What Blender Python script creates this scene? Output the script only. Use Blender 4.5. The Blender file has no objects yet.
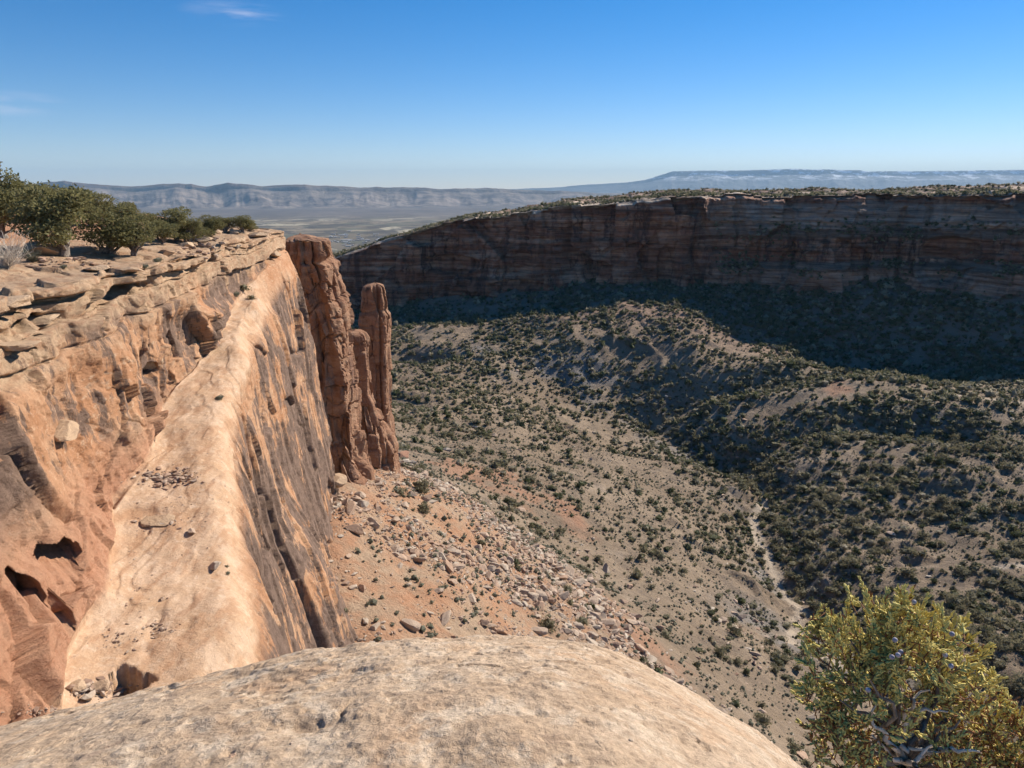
import bpy, math, random
import numpy as np
from mathutils import Vector, Matrix
random.seed(7)
RNG = np.random.default_rng(11)
scene = bpy.context.scene
COL = scene.collection

# ------------------------------------------------------------------ camera, sky, sun, exposure
F_PX = 740.0
PITCH = math.radians(14.7)
SUN_AZ = math.radians(49.0)      # to the right of straight ahead (+Y)
SUN_EL = math.radians(33.0)
cam_d = bpy.data.cameras.new('camera'); cam = bpy.data.objects.new('camera', cam_d); COL.objects.link(cam)
cam_d.sensor_width = 36.0; cam_d.lens = 36.0 * F_PX / 1024.0
cam_d.clip_start = 0.05; cam_d.clip_end = 200000.0
cam.location = (0, 0, 0); cam.rotation_euler = (math.pi / 2 - PITCH, 0, 0)
scene.camera = cam

w = bpy.data.worlds.new('World'); scene.world = w; w.use_nodes = True
nt = w.node_tree; nt.nodes.clear()
sky = nt.nodes.new('ShaderNodeTexSky'); sky.sky_type = 'NISHITA'; sky.sun_disc = False
sky.sun_elevation = SUN_EL; sky.sun_rotation = SUN_AZ
sky.altitude = 2000; sky.air_density = 1.0; sky.dust_density = 0.1; sky.ozone_density = 3.0
bg = nt.nodes.new('ShaderNodeBackground'); bg.inputs['Strength'].default_value = 0.085
wo = nt.nodes.new('ShaderNodeOutputWorld')
tc = nt.nodes.new('ShaderNodeTexCoord')
mp = nt.nodes.new('ShaderNodeMapping'); mp.inputs['Scale'].default_value = (7, 7, 60)
nz = nt.nodes.new('ShaderNodeTexNoise'); nz.inputs['Scale'].default_value = 1.0; nz.inputs['Detail'].default_value = 6; nz.inputs['Roughness'].default_value = 0.65
rp = nt.nodes.new('ShaderNodeMapRange'); rp.inputs[1].default_value = 0.45; rp.inputs[2].default_value = 0.75
nt.links.new(tc.outputs['Generated'], mp.inputs['Vector']); nt.links.new(mp.outputs[0], nz.inputs['Vector']); nt.links.new(nz.outputs['Fac'], rp.inputs[0])
def pix_dir(px, py):
    u = (px - 512) / F_PX; v = (384 - py) / F_PX
    return np.array([u, math.cos(PITCH) + v * math.sin(PITCH), -math.sin(PITCH) + v * math.cos(PITCH)])
prev = None
for (px, py, lo) in ((236, 13, 0.9990), (10, 103, 0.9985)):      # two faint wisps of cirrus
    d = pix_dir(px, py); d /= np.linalg.norm(d)
    sub = nt.nodes.new('ShaderNodeVectorMath'); sub.operation = 'SUBTRACT'; sub.inputs[1].default_value = tuple(d)
    nt.links.new(tc.outputs['Generated'], sub.inputs[0])
    sc_ = nt.nodes.new('ShaderNodeVectorMath'); sc_.operation = 'MULTIPLY'; sc_.inputs[1].default_value = (1, 1, 4.5)
    nt.links.new(sub.outputs[0], sc_.inputs[0])
    ln = nt.nodes.new('ShaderNodeVectorMath'); ln.operation = 'LENGTH'; nt.links.new(sc_.outputs[0], ln.inputs[0])
    mr = nt.nodes.new('ShaderNodeMapRange'); mr.inputs[1].default_value = 0.065; mr.inputs[2].default_value = 0.0; mr.inputs[3].default_value = 0; mr.inputs[4].default_value = 1
    nt.links.new(ln.outputs['Value'], mr.inputs[0])
    if prev is None: prev = mr.outputs[0]
    else:
        mx = nt.nodes.new('ShaderNodeMath'); mx.operation = 'MAXIMUM'; nt.links.new(prev, mx.inputs[0]); nt.links.new(mr.outputs[0], mx.inputs[1]); prev = mx.outputs[0]
ml = nt.nodes.new('ShaderNodeMath'); ml.operation = 'MULTIPLY'; nt.links.new(prev, ml.inputs[0]); nt.links.new(rp.outputs[0], ml.inputs[1])
ml2 = nt.nodes.new('ShaderNodeMath'); ml2.operation = 'MULTIPLY'; nt.links.new(ml.outputs[0], ml2.inputs[0]); ml2.inputs[1].default_value = 0.5
mixc = nt.nodes.new('ShaderNodeMixRGB'); mixc.inputs['Color2'].default_value = (8, 8.5, 9, 1)
hs = nt.nodes.new('ShaderNodeHueSaturation'); hs.inputs['Saturation'].default_value = 1.42
nt.links.new(sky.outputs[0], hs.inputs['Color'])
nt.links.new(ml2.outputs[0], mixc.inputs['Fac']); nt.links.new(hs.outputs[0], mixc.inputs['Color1'])
tint = nt.nodes.new('ShaderNodeMixRGB'); tint.blend_type = 'MULTIPLY'; tint.inputs[0].default_value = 1; tint.inputs[2].default_value = (1.09, .96, 1.02, 1)
nt.links.new(mixc.outputs[0], tint.inputs[1]); nt.links.new(tint.outputs[0], bg.inputs['Color']); nt.links.new(bg.outputs[0], wo.inputs['Surface'])

sun_d = bpy.data.lights.new('sun', 'SUN'); sun_d.energy = 5.0; sun_d.angle = math.radians(0.5); sun_d.color = (1.0, 0.915, 0.80)
sun = bpy.data.objects.new('sun', sun_d); COL.objects.link(sun)
SUN_V = Vector((math.sin(SUN_AZ) * math.cos(SUN_EL), math.cos(SUN_AZ) * math.cos(SUN_EL), math.sin(SUN_EL)))
sun.rotation_euler = (-SUN_V).to_track_quat('-Z', 'Y').to_euler()
vs = scene.view_settings; vs.view_transform = 'Standard'; vs.look = 'None'; vs.gamma = 1; vs.use_curve_mapping = False
vs.exposure = 0.5
scene.cycles.use_denoising = True
scene.cycles.max_bounces = 4; scene.cycles.diffuse_bounces = 1; scene.cycles.glossy_bounces = 1
scene.cycles.volume_bounces = 0
scene.cycles.use_adaptive_sampling = True; scene.cycles.adaptive_threshold = 0.02

# ------------------------------------------------------------------ maths helpers
TAB = RNG.random((64, 64, 64)).astype(np.float32)
def vnoise(x, y, z):
    x = np.asarray(x, dtype=np.float64); y = np.asarray(y, dtype=np.float64) + 0 * x; z = np.asarray(z, dtype=np.float64) + 0 * x
    xi = np.floor(x).astype(np.int64); yi = np.floor(y).astype(np.int64); zi = np.floor(z).astype(np.int64)
    fx = (x - xi); fy = (y - yi); fz = (z - zi)
    fx = fx * fx * fx * (fx * (fx * 6 - 15) + 10); fy = fy * fy * fy * (fy * (fy * 6 - 15) + 10); fz = fz * fz * fz * (fz * (fz * 6 - 15) + 10)
    x0 = xi & 63; x1 = (xi + 1) & 63; y0 = yi & 63; y1 = (yi + 1) & 63; z0 = zi & 63; z1 = (zi + 1) & 63
    a = TAB[x0, y0, z0] * (1 - fx) + TAB[x1, y0, z0] * fx
    b = TAB[x0, y1, z0] * (1 - fx) + TAB[x1, y1, z0] * fx
    c = TAB[x0, y0, z1] * (1 - fx) + TAB[x1, y0, z1] * fx
    d = TAB[x0, y1, z1] * (1 - fx) + TAB[x1, y1, z1] * fx
    a = a * (1 - fy) + b * fy; c = c * (1 - fy) + d * fy
    return (a * (1 - fz) + c * fz) * 2 - 1
def fbm(x, y, z=0.0, octv=5, gain=0.5):
    s = 0; a = 1.0; t = 0
    x = np.asarray(x, float); y = np.asarray(y, float); z = np.asarray(z, float)
    for i in range(octv):
        s = s + a * vnoise(x + 17.3 * i, y + 9.1 * i, z + 5.7 * i); t += a; a *= gain
        x = x * 2.03; y = y * 2.03; z = z * 2.03
    return s / t
def ridged(x, y, z=0.0, octv=5, gain=0.5):
    s = 0; a = 1.0; t = 0
    x = np.asarray(x, float); y = np.asarray(y, float); z = np.asarray(z, float)
    for i in range(octv):
        s = s + a * (1 - np.abs(vnoise(x + 7.3 * i, y + 3.1 * i, z + 5.7 * i)) * 2); t += a; a *= gain
        x = x * 2.07; y = y * 2.07; z = z * 2.07
    return s / t
def sstep(a, b, x):
    t = np.clip((np.asarray(x, float) - a) / (b - a), 0, 1); return t * t * (3 - 2 * t)
R1 = RNG.random(65536)
def hsh(i, j=0, k=0):
    h = (np.asarray(i, dtype=np.int64) * 73856093) ^ (np.asarray(j, dtype=np.int64) * 19349663) ^ (np.asarray(k, dtype=np.int64) * 83492791)
    h = (h ^ (h >> 13)) * 1274126177
    return R1[(h ^ (h >> 16)) & 65535]
def voro(x, y, seed=0):
    """cell value, distance to border (F2-F1)"""
    xi = np.floor(x).astype(np.int64); yi = np.floor(y).astype(np.int64)
    f1 = np.full(x.shape, 9.0); f2 = np.full(x.shape, 9.0); cv = np.zeros(x.shape)
    for dx in (-1, 0, 1):
        for dy in (-1, 0, 1):
            cx = xi + dx; cy = yi + dy
            d = np.hypot(cx + 0.1 + 0.8 * hsh(cx, cy, seed) - x, cy + 0.1 + 0.8 * hsh(cx, cy, seed + 1) - y)
            v = hsh(cx, cy, seed + 2)
            near = d < f1
            f2 = np.where(near, f1, np.minimum(f2, d)); cv = np.where(near, v, cv); f1 = np.where(near, d, f1)
    return cv, f2 - f1
def facet(x, y, seed=0, tilt=1.0, warp=.25):
    """broken rock: every Voronoi cell is a plane of its own height and slope (in cell units); also the border distance"""
    x = x + warp * fbm(x * .7 + seed, y * .7, seed * 1.7, 3); y = y + warp * fbm(x * .7 + 31, y * .7 + seed, seed * 2.3, 3)
    xi = np.floor(x).astype(np.int64); yi = np.floor(y).astype(np.int64)
    f1 = np.full(x.shape, 9.0); f2 = np.full(x.shape, 9.0); v = np.zeros(x.shape)
    for dx in (-1, 0, 1):
        for dy in (-1, 0, 1):
            cx = xi + dx; cy = yi + dy
            ex_ = x - (cx + 0.05 + 0.9 * hsh(cx, cy, seed)); ey_ = y - (cy + 0.05 + 0.9 * hsh(cx, cy, seed + 1)); d = np.hypot(ex_, ey_)
            h_ = hsh(cx, cy, seed + 2) - .5 + tilt * ((hsh(cx, cy, seed + 3) - .5) * ex_ + (hsh(cx, cy, seed + 4) - .5) * ey_)
            near = d < f1
            f2 = np.where(near, f1, np.minimum(f2, d)); v = np.where(near, h_, v); f1 = np.where(near, d, f1)
    return v, f2 - f1
def smooth1(a, n, axis=0):
    k = np.ones(n) / n
    p = [(0, 0)] * a.ndim; p[axis] = (n // 2, n - 1 - n // 2)
    return np.apply_along_axis(lambda m: np.convolve(m, k, 'valid'), axis, np.pad(a, p, mode='edge'))
def P(px, py, d):
    v = pix_dir(px, py); return v * (d / v[1])
def PZ(px, py, z):
    v = pix_dir(px, py); return v * (z / v[2])
def project(p):
    p = np.asarray(p, float); c, s = math.cos(PITCH), math.sin(PITCH)
    dep = p[..., 1] * c - p[..., 2] * s; up = p[..., 1] * s + p[..., 2] * c
    return 512 + F_PX * p[..., 0] / dep, 384 - F_PX * up / dep, dep

# ------------------------------------------------------------------ object helpers
def mesh_np(name, V, Fc, mats=None, smooth=True, attrs=None, mat_idx=None):
    V = np.asarray(V, np.float32); Fc = np.asarray(Fc, np.int32)
    me = bpy.data.meshes.new(name); n = Fc.shape[1]
    me.vertices.add(len(V)); me.vertices.foreach_set('co', V.ravel())
    me.loops.add(Fc.size); me.loops.foreach_set('vertex_index', Fc.ravel())
    me.polygons.add(len(Fc)); me.polygons.foreach_set('loop_start', np.arange(0, Fc.size, n, dtype=np.int32))
    me.polygons.foreach_set('loop_total', np.full(len(Fc), n, dtype=np.int32))
    me.polygons.foreach_set('use_smooth', np.full(len(Fc), bool(smooth)))
    if mat_idx is not None: me.polygons.foreach_set('material_index', np.asarray(mat_idx, np.int32))
    for k, a in (attrs or {}).items():
        at = me.attributes.new(k, 'FLOAT', 'POINT'); at.data.foreach_set('value', np.asarray(a, np.float32).ravel())
    for m in (mats or []): me.materials.append(m)
    me.update(calc_edges=True)
    return me
def obj(name, me, parent=None, loc=None):
    o = bpy.data.objects.new(name, me); COL.objects.link(o)
    if parent: o.parent = parent
    if loc is not None: o.location = loc
    return o
def tag(o, label=None, cat=None, group=None, kind=None):
    if label: o['label'] = label
    if cat: o['category'] = cat
    if group: o['group'] = group
    if kind: o['kind'] = kind
    return o
def grid_faces(nu, nv, off=0):
    i, j = np.meshgrid(np.arange(nu - 1), np.arange(nv - 1), indexing='ij')
    a = (i * nv + j).ravel() + off
    return np.stack([a, a + nv, a + nv + 1, a + 1], 1)
def grid_normals(G):
    du = np.gradient(G, axis=0); dv = np.gradient(G, axis=1)
    n = np.cross(du, dv); n /= (np.linalg.norm(n, axis=2, keepdims=True) + 1e-9)
    return n

# ------------------------------------------------------------------ material helpers
class Mat:
    def __init__(s, name, rough=0.9, spec=0.2):
        s.m = bpy.data.materials.new(name); s.m.use_nodes = True; s.nt = s.m.node_tree
        s.b = s.nt.nodes['Principled BSDF']; s.b.inputs['Roughness'].default_value = rough
        s.b.inputs['Specular IOR Level'].default_value = spec
        s.pos = s.nt.nodes.new('ShaderNodeNewGeometry').outputs['Position']
        s.h = None
    def put(s, sock, v):
        if isinstance(v, bpy.types.NodeSocket): s.nt.links.new(v, sock)
        else:
            if hasattr(sock.default_value, '__len__') and len(sock.default_value) == 4 and len(v) == 3: v = (*v, 1)
            sock.default_value = v
    def math(s, op, a, b=0.0, clamp=False):
        n = s.nt.nodes.new('ShaderNodeMath'); n.operation = op; n.use_clamp = clamp
        s.put(n.inputs[0], a); s.put(n.inputs[1], b); return n.outputs[0]
    def noise(s, scale, detail=5, rough=0.6, sc=(1, 1, 1), off=(0, 0, 0), vec=None, dist=0.0):
        mp = s.nt.nodes.new('ShaderNodeMapping'); mp.inputs['Scale'].default_value = sc; mp.inputs['Location'].default_value = off
        s.nt.links.new(vec or s.pos, mp.inputs['Vector'])
        n = s.nt.nodes.new('ShaderNodeTexNoise'); n.inputs['Scale'].default_value = scale; n.inputs['Detail'].default_value = detail
        n.inputs['Roughness'].default_value = rough; n.inputs['Distortion'].default_value = dist
        s.nt.links.new(mp.outputs[0], n.inputs['Vector']); return n.outputs['Fac']
    def voro(s, scale, sc=(1, 1, 1), feature='DISTANCE_TO_EDGE', out='Distance', vec=None):
        mp = s.nt.nodes.new('ShaderNodeMapping'); mp.inputs['Scale'].default_value = sc
        s.nt.links.new(vec or s.pos, mp.inputs['Vector'])
        n = s.nt.nodes.new('ShaderNodeTexVoronoi'); n.feature = feature; n.inputs['Scale'].default_value = scale
        s.nt.links.new(mp.outputs[0], n.inputs['Vector']); return n.outputs[out]
    def rng(s, v, a, b, c=0.0, d=1.0):
        n = s.nt.nodes.new('ShaderNodeMapRange'); s.put(n.inputs[0], v)
        for i, q in enumerate((a, b, c, d)): s.put(n.inputs[1 + i], q)
        return n.outputs[0]
    def mix(s, f, a, b):
        n = s.nt.nodes.new('ShaderNodeMixRGB'); s.put(n.inputs[0], f); s.put(n.inputs[1], a); s.put(n.inputs[2], b); return n.outputs[0]
    def mul(s, a, b):
        n = s.nt.nodes.new('ShaderNodeMixRGB'); n.blend_type = 'MULTIPLY'; n.inputs[0].default_value = 1; s.put(n.inputs[1], a); s.put(n.inputs[2], b); return n.outputs[0]
    def attr(s, name):
        n = s.nt.nodes.new('ShaderNodeAttribute'); n.attribute_name = name; return n.outputs['Fac']
    def rand(s):
        return s.nt.nodes.new('ShaderNodeObjectInfo').outputs['Random']
    def z(s):
        n = s.nt.nodes.new('ShaderNodeSeparateXYZ'); s.nt.links.new(s.pos, n.inputs[0]); return n.outputs[2]
    def color(s, c): s.put(s.b.inputs['Base Color'], c)
    def bump(s, height, dist, strength=1.0):
        n = s.nt.nodes.new('ShaderNodeBump'); n.inputs['Distance'].default_value = dist; n.inputs['Strength'].default_value = strength
        s.nt.links.new(height, n.inputs['Height'])
        if s.h: s.nt.links.new(s.h, n.inputs['Normal'])
        s.h = n.outputs[0]; s.nt.links.new(s.h, s.b.inputs['Normal'])

# near slickrock
m = Mat('pale_slickrock')
c = m.mix(m.rng(m.noise(1.3, 4), .35, .65), (.50, .35, .225), (.58, .43, .295))
c = m.mix(m.rng(m.noise(0.9, 6, .65, off=(5, 2, 1), dist=.6), .55, .72), c, (.55, .35, .21))
c = m.mix(m.rng(m.noise(5, 7, .68, sc=(1, .75, 1)), .50, .60), c, (.64, .50, .36))
c = m.mix(m.rng(m.noise(7, 7, .72, sc=(1, .7, 1), off=(3, 7, 0)), .57, .68, 0, .5), c, (.42, .30, .205))
c = m.mix(m.rng(m.noise(4, 8, .78, sc=(1, 1.2, 1), off=(9, 1, 4)), .70, .72, 0, .85), c, (.13, .10, .08))
c = m.mix(m.rng(m.noise(2.2, 8, .8, off=(2, 9, 1)), .58, .62, 0, .55), c, (.37, .255, .175))
m.color(m.mul(c, m.mix(m.rng(m.noise(24, 8, .8), .3, .7), (.62, .61, .60), (1.30, 1.30, 1.30))))
m.bump(m.noise(9, 8, .72, sc=(1, .9, 1)), .035); m.bump(m.rng(m.noise(8, 4, .5, sc=(1, .7, 1), off=(4, 1, 1)), .5, .62), .005); m.bump(m.noise(70, 3, .6), .0025)
M_DOME = m.m

def rock_color(m):
    """cream, red and varnished sandstone, steered by the surface attributes cap, red, bench, varn"""
    n1 = m.noise(.35, 5, .6); n2 = m.noise(1.6, 6, .65, off=(4, 4, 4))
    warm = m.mix(m.rng(n1, .35, .65), (.50, .245, .12), (.60, .35, .20))
    warm = m.mix(m.rng(m.noise(1.1, 7, .7, sc=(1, 1, 2.5), off=(3, 1, 8)), .54, .64, 0, .8), warm, (.66, .45, .29))
    cream = m.mix(m.rng(n2, .35, .65), (.60, .415, .26), (.46, .30, .185))
    cream = m.mix(m.rng(m.noise(.8, 6, .65, sc=(1, 1, 3), off=(2, 8, 8)), .48, .60, 0, .8), cream, (.43, .245, .14))
    c = m.mix(m.attr('cap'), warm, cream)
    red = m.mix(m.rng(n2, .3, .7), (.45, .21, .115), (.56, .31, .185))
    c = m.mix(m.attr('red'), c, red)
    st = m.noise(.6, 7, .72, sc=(1, 1, .10), dist=.3)
    pt = m.noise(.13, 6, .62, off=(8, 3, 3))
    vs_ = m.math('ADD', m.math('ADD', m.math('MULTIPLY', st, .45), m.math('MULTIPLY', pt, .55)), m.math('MULTIPLY', m.math('MAXIMUM', m.math('SUBTRACT', m.attr('varn'), 1.0), 0.0), .05))
    vm = m.math('MULTIPLY', m.math('MINIMUM', m.attr('varn'), 1.0), m.rng(vs_, .485, .515))
    c = m.mix(vm, c, m.mix(m.rng(m.noise(1.2, 6, .7), .4, .6), (.165, .108, .078), (.27, .18, .13)))
    bn = m.mix(m.rng(m.noise(.5, 6, .65), .38, .62), (.54, .34, .20), (.62, .43, .285))
    bn = m.mix(m.rng(m.noise(2.2, 6, .75, off=(1, 1, 6)), .54, .64, 0, .65), bn, (.68, .51, .36))
    bn = m.mix(m.rng(m.noise(.55, 7, .7, sc=(1.6, .5, 1), off=(7, 1, 6)), .49, .60, 0, .75), bn, (.47, .265, .145))
    bn = m.mix(m.rng(m.noise(1.1, 8, .8, off=(1, 9, 6)), .60, .63, 0, .6), bn, (.33, .22, .15))
    c = m.mix(m.attr('bench'), c, bn)
    return m.mul(c, m.mix(m.noise(6, 6, .75), (.68, .67, .66), (1.26, 1.27, 1.28)))
m = Mat('red_sandstone')
m.color(rock_color(m))
bs = m.rng(m.attr('bench'), 0, 1, 1, .42)
m.bump(m.math('MULTIPLY', bs, m.noise(.8, 8, .7, sc=(1, 1, 2.2))), .35, .8); m.bump(m.math('MULTIPLY', bs, m.noise(5, 7, .75)), .12); m.bump(m.noise(18, 5, .7), .02, .6)
M_CLIFF = m.m
m = Mat('spire_sandstone')
c = m.mix(m.rng(m.noise(.25, 5), .35, .65), (.29, .145, .082), (.42, .235, .14))
c = m.mix(m.rng(m.noise(.4, 5, .6, sc=(.6, .6, 2.5), off=(3, 3, 3)), .5, .62, 0, .6), c, (.45, .28, .175))
c = m.mix(m.rng(m.noise(.5, 5, .7, sc=(1, 1, .15)), .55, .65, 0, .8), c, (.14, .08, .06))
m.color(m.mul(c, m.mix(m.noise(4, 6, .75), (.7, .7, .7), (1.25, 1.25, 1.25))))
m.bump(m.noise(.9, 6, .65, sc=(1, 1, 2)), .5, .8); m.bump(m.noise(5, 5, .7), .12)
M_SPIRE = m.m
# loose rocks
def rock_mat(name, a, b_, dark):
    m = Mat(name)
    c = m.mix(m.rand(), a, b_)
    c = m.mix(m.rng(m.noise(2.0, 5, .65), .5, .7, 0, .7), c, dark)
    m.color(m.mul(c, m.mix(m.noise(14, 4, .7), (.75, .75, .75), (1.2, 1.2, 1.2))))
    m.bump(m.noise(4, 5, .7), .1)
    return m.m
M_CREAMROCK = rock_mat('cream_rock', (.60, .43, .28), (.50, .34, .21), (.34, .23, .155))
M_TALROCK = rock_mat('talus_rock', (.50, .41, .31), (.46, .30, .20), (.30, .22, .17))
M_REDROCK = rock_mat('red_rock', (.44, .24, .15), (.36, .19, .12), (.22, .12, .09))
m = Mat('rubble_rock')
c = m.mix(m.rng(m.attr('tone'), .2, .8), (.33, .23, .165), (.56, .47, .36))
c = m.mix(m.rng(m.noise(.05, 4), .45, .6, 0, .5), c, (.44, .25, .16))
m.color(c); M_RUBBLE = m.m
# canyon floor
m = Mat('canyon_soil')
c = m.mix(m.rng(m.noise(.02, 6, .65), .38, .62), (.225, .162, .105), (.325, .243, .165))
c = m.mix(m.rng(m.noise(.11, 7, .7, off=(3, 3, 0)), .48, .62, 0, .85), c, (.20, .15, .105))
c = m.mix(m.rng(m.noise(.06, 7, .7, off=(30, 3, 0)), .56, .68, 0, .7), c, (.37, .285, .205))
c = m.mix(m.attr('tal'), c, m.mix(m.rng(m.noise(.13, 6, .7), .4, .6), (.44, .235, .13), (.43, .30, .195)))
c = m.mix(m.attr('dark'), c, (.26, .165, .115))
c = m.mix(m.attr('red'), c, (.38, .185, .105))
c = m.mix(m.attr('sand'), c, (.52, .42, .31))
c = m.mix(m.attr('gray'), c, (.22, .20, .18))
g1 = m.mix(m.noise(.8, 6, .75), (.62, .62, .62), (1.35, 1.35, 1.35))
m.color(m.mul(c, g1))
m.bump(m.noise(.25, 7, .7), 1.6, .8); m.bump(m.noise(1.7, 5, .7), .35)
M_FLOOR = m.m
# far canyon wall
m = Mat('far_wall_rock')
z = m.z()
band = m.math('ADD', m.math('MULTIPLY', m.noise(.11, 4, .6, sc=(.06, .06, 1.3)), .55), m.math('MULTIPLY', m.noise(.03, 5, .6, off=(9, 9, 9)), .45))
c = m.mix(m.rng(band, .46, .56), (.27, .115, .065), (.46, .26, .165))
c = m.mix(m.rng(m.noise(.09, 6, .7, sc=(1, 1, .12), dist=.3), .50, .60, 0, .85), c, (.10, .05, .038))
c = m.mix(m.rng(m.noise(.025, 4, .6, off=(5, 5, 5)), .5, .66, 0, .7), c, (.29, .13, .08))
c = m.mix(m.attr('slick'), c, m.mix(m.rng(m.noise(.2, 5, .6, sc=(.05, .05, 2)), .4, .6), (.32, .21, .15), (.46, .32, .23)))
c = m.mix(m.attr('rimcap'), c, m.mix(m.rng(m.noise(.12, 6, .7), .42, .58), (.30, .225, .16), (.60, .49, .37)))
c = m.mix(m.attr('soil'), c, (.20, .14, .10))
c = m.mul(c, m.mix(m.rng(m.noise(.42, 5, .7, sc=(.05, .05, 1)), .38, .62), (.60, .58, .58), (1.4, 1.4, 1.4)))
m.color(m.mul(c, m.mix(m.noise(.9, 7, .8), (.6, .6, .6), (1.4, 1.4, 1.4))))
m.bump(m.noise(.12, 7, .7, sc=(1, 1, 2.5)), 3.0, .8); m.bump(m.noise(.8, 5, .7), .5)
M_FAR = m.m
# foliage
def leaf_mat(name, a, b_, dark, scale, thin=.42, tone=False):
    m = Mat(name, rough=.75, spec=.25)
    c = m.mix(m.rng(m.noise(scale, 4, .6), .35, .65), a, b_)
    c = m.mix(m.math('MULTIPLY', m.rand(), .5), c, dark)
    if tone:
        c = m.mix(m.rng(m.attr('tone'), .55, .8), c, (.115, .125, .055)); c = m.mix(m.rng(m.attr('tone'), .22, .12), c, (.40, .35, .24))
    m.color(c)
    tr = m.nt.nodes.new('ShaderNodeBsdfTranslucent'); m.put(tr.inputs['Color'], c)
    mxs = m.nt.nodes.new('ShaderNodeMixShader'); mxs.inputs[0].default_value = thin
    m.nt.links.new(m.b.outputs[0], mxs.inputs[1]); m.nt.links.new(tr.outputs[0], mxs.inputs[2])
    m.nt.links.new(mxs.outputs[0], m.nt.nodes['Material Output'].inputs['Surface'])
    return m.m
M_JUN = leaf_mat('juniper_foliage', (.19, .18, .075), (.30, .27, .12), (.16, .15, .065), 1.3)
M_SCRUB = leaf_mat('scrub_foliage', (.21, .19, .11), (.31, .27, .16), (.18, .16, .095), .35)
M_SCRUBD = leaf_mat('wood_foliage', (.20, .18, .10), (.32, .28, .16), (.16, .145, .085), .05, tone=True)
M_TWIG = leaf_mat('juniper_scale_leaves', (.86, .70, .21), (.70, .58, .18), (.68, .52, .17), 22, 0.0)
M_TWIGB = leaf_mat('dry_twigs', (.34, .14, .05), (.42, .20, .08), (.22, .12, .06), 22, 0.0)
M_SAGE = leaf_mat('sage_foliage', (.22, .22, .15), (.28, .27, .18), (.18, .17, .12), 3)
m = Mat('juniper_bark'); m.color(m.mix(m.rng(m.noise(20, 5, .7, sc=(1, 1, .2)), .4, .6), (.13, .10, .08), (.33, .28, .23))); m.bump(m.noise(40, 4, .7, sc=(1, 1, .15)), .01); M_BARK = m.m
m = Mat('bleached_wood'); m.color(m.mix(m.rng(m.noise(30, 5, .7, sc=(1, 1, .3)), .4, .6), (.58, .47, .36), (.82, .74, .62))); m.bump(m.noise(60, 4, .7), .004); M_DEAD = m.m
m = Mat('juniper_berry', rough=.6); m.color(m.mix(m.rng(m.noise(90, 3), .4, .6), (.24, .22, .27), (.42, .39, .42))); M_BERRY = m.m

# ------------------------------------------------------------------ the valley plain, Book-like cliffs and snowy mesa
m = Mat('valley_fields')
vor = m.voro(.0035, (1, .55, 1), 'F1', 'Color')
sp = m.nt.nodes.new('ShaderNodeSeparateXYZ'); m.nt.links.new(vor, sp.inputs[0])
c = m.mix(sp.outputs[0], (.09, .075, .05), (.30, .235, .145))
c = m.mix(m.rng(sp.outputs[1], .68, .72), c, (.42, .36, .24))
c = m.mix(m.rng(sp.outputs[2], .72, .76, 0, .8), c, (.13, .125, .075))
c = m.mix(m.rng(m.noise(.004, 6, .75, sc=(1, .6, 1)), .50, .55, 0, .9), c, (.065, .055, .04))
dist_y = m.nt.nodes.new('ShaderNodeSeparateXYZ'); m.nt.links.new(m.pos, dist_y.inputs[0])
c = m.mix(m.rng(dist_y.outputs[1], 10500, 13500), c, m.mix(m.rng(m.noise(.0012, 6, .7, sc=(1, .5, 1)), .4, .6), (.105, .088, .075), (.17, .14, .115)))
m.color(c); M_VALLEY = m.m
x = np.linspace(-70000, 70000, 141); y = np.concatenate([np.linspace(-20000, 2000, 12), np.linspace(2500, 26000, 60), np.linspace(28000, 120000, 20)])
X, Y = np.meshgrid(x, y, indexing='ij')
Z = -432 + 22 * fbm(X / 3000, Y / 1500, 3, 4) * sstep(9000, 16000, Y)
me = mesh_np('valley_ground', np.stack([X, Y, Z], 2).reshape(-1, 3), grid_faces(len(x), len(y)), [M_VALLEY])
tag(obj('valley_ground', me), kind='structure')

m = Mat('badland_shale')
c = m.mix(m.rng(m.noise(.0014, 7, .7), .4, .6), (.085, .07, .066), (.30, .24, .19))
c = m.mix(m.rng(m.z(), 40, 120), c, (.20, .14, .11))
m.color(c); m.bump(m.noise(.004, 7, .7), 80, .8)
M_BOOK = m.m
# crest line of the long escarpment: (pixel column, crest row), depth 19-26 km
cr_px = [-200, -40, 40, 64, 100, 130, 155, 180, 205, 228, 262, 305, 330, 360, 400, 440, 470, 520, 560, 600, 700, 900]
cr_py = [182, 184, 183, 181, 184, 186, 185, 183, 186, 182.5, 186, 184, 186, 187, 187, 188, 188, 189, 191, 193, 193, 193]
px = np.linspace(-200, 860, 900); pyc = np.interp(px, cr_px, cr_py) - 1.1 * ridged(px / 26, 0 * px, 4, 3) + .4
nv = 130
G = np.zeros((len(px), nv, 3))
dep = 21500 + np.interp(px, [-200, 300, 860], [-500, 0, 6500])
for i in range(len(px)):
    G[i, :, 0] = (px[i] - 512) / F_PX / 1.035 * dep[i]
    top = P(px[i], pyc[i], dep[i])[2]
    G[i, 0, 2] = top
t = np.linspace(0, 1, nv)
s_ = np.cumsum(np.hypot(np.gradient(G[:, 0, 0]), np.gradient(dep)))
S, T = np.meshgrid(s_, t, indexing='ij')
spur = ridged(S / 1300, 1 + T * .35, 2, 5, .55)                       # spurs running down the face
cut = fbm(S / 260 + 50, T * 1.5, 5, 3)
def tri(v): return 1 - np.abs((v - np.floor(v)) * 2 - 1)
uu = S / 2300 + .45 * fbm(S / 2600, T * .6, 3, 3); u2 = S / 760 + .5 * fbm(S / 900, T, 8, 3)
rg = np.clip(.95 * tri(uu) ** 1.3 + .34 * tri(u2) * (.4 + .6 * T), 0, 1)
hgt = (1 - T) ** 3.4 * (1 - rg) + (1 - T) ** 1.05 * rg
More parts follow.
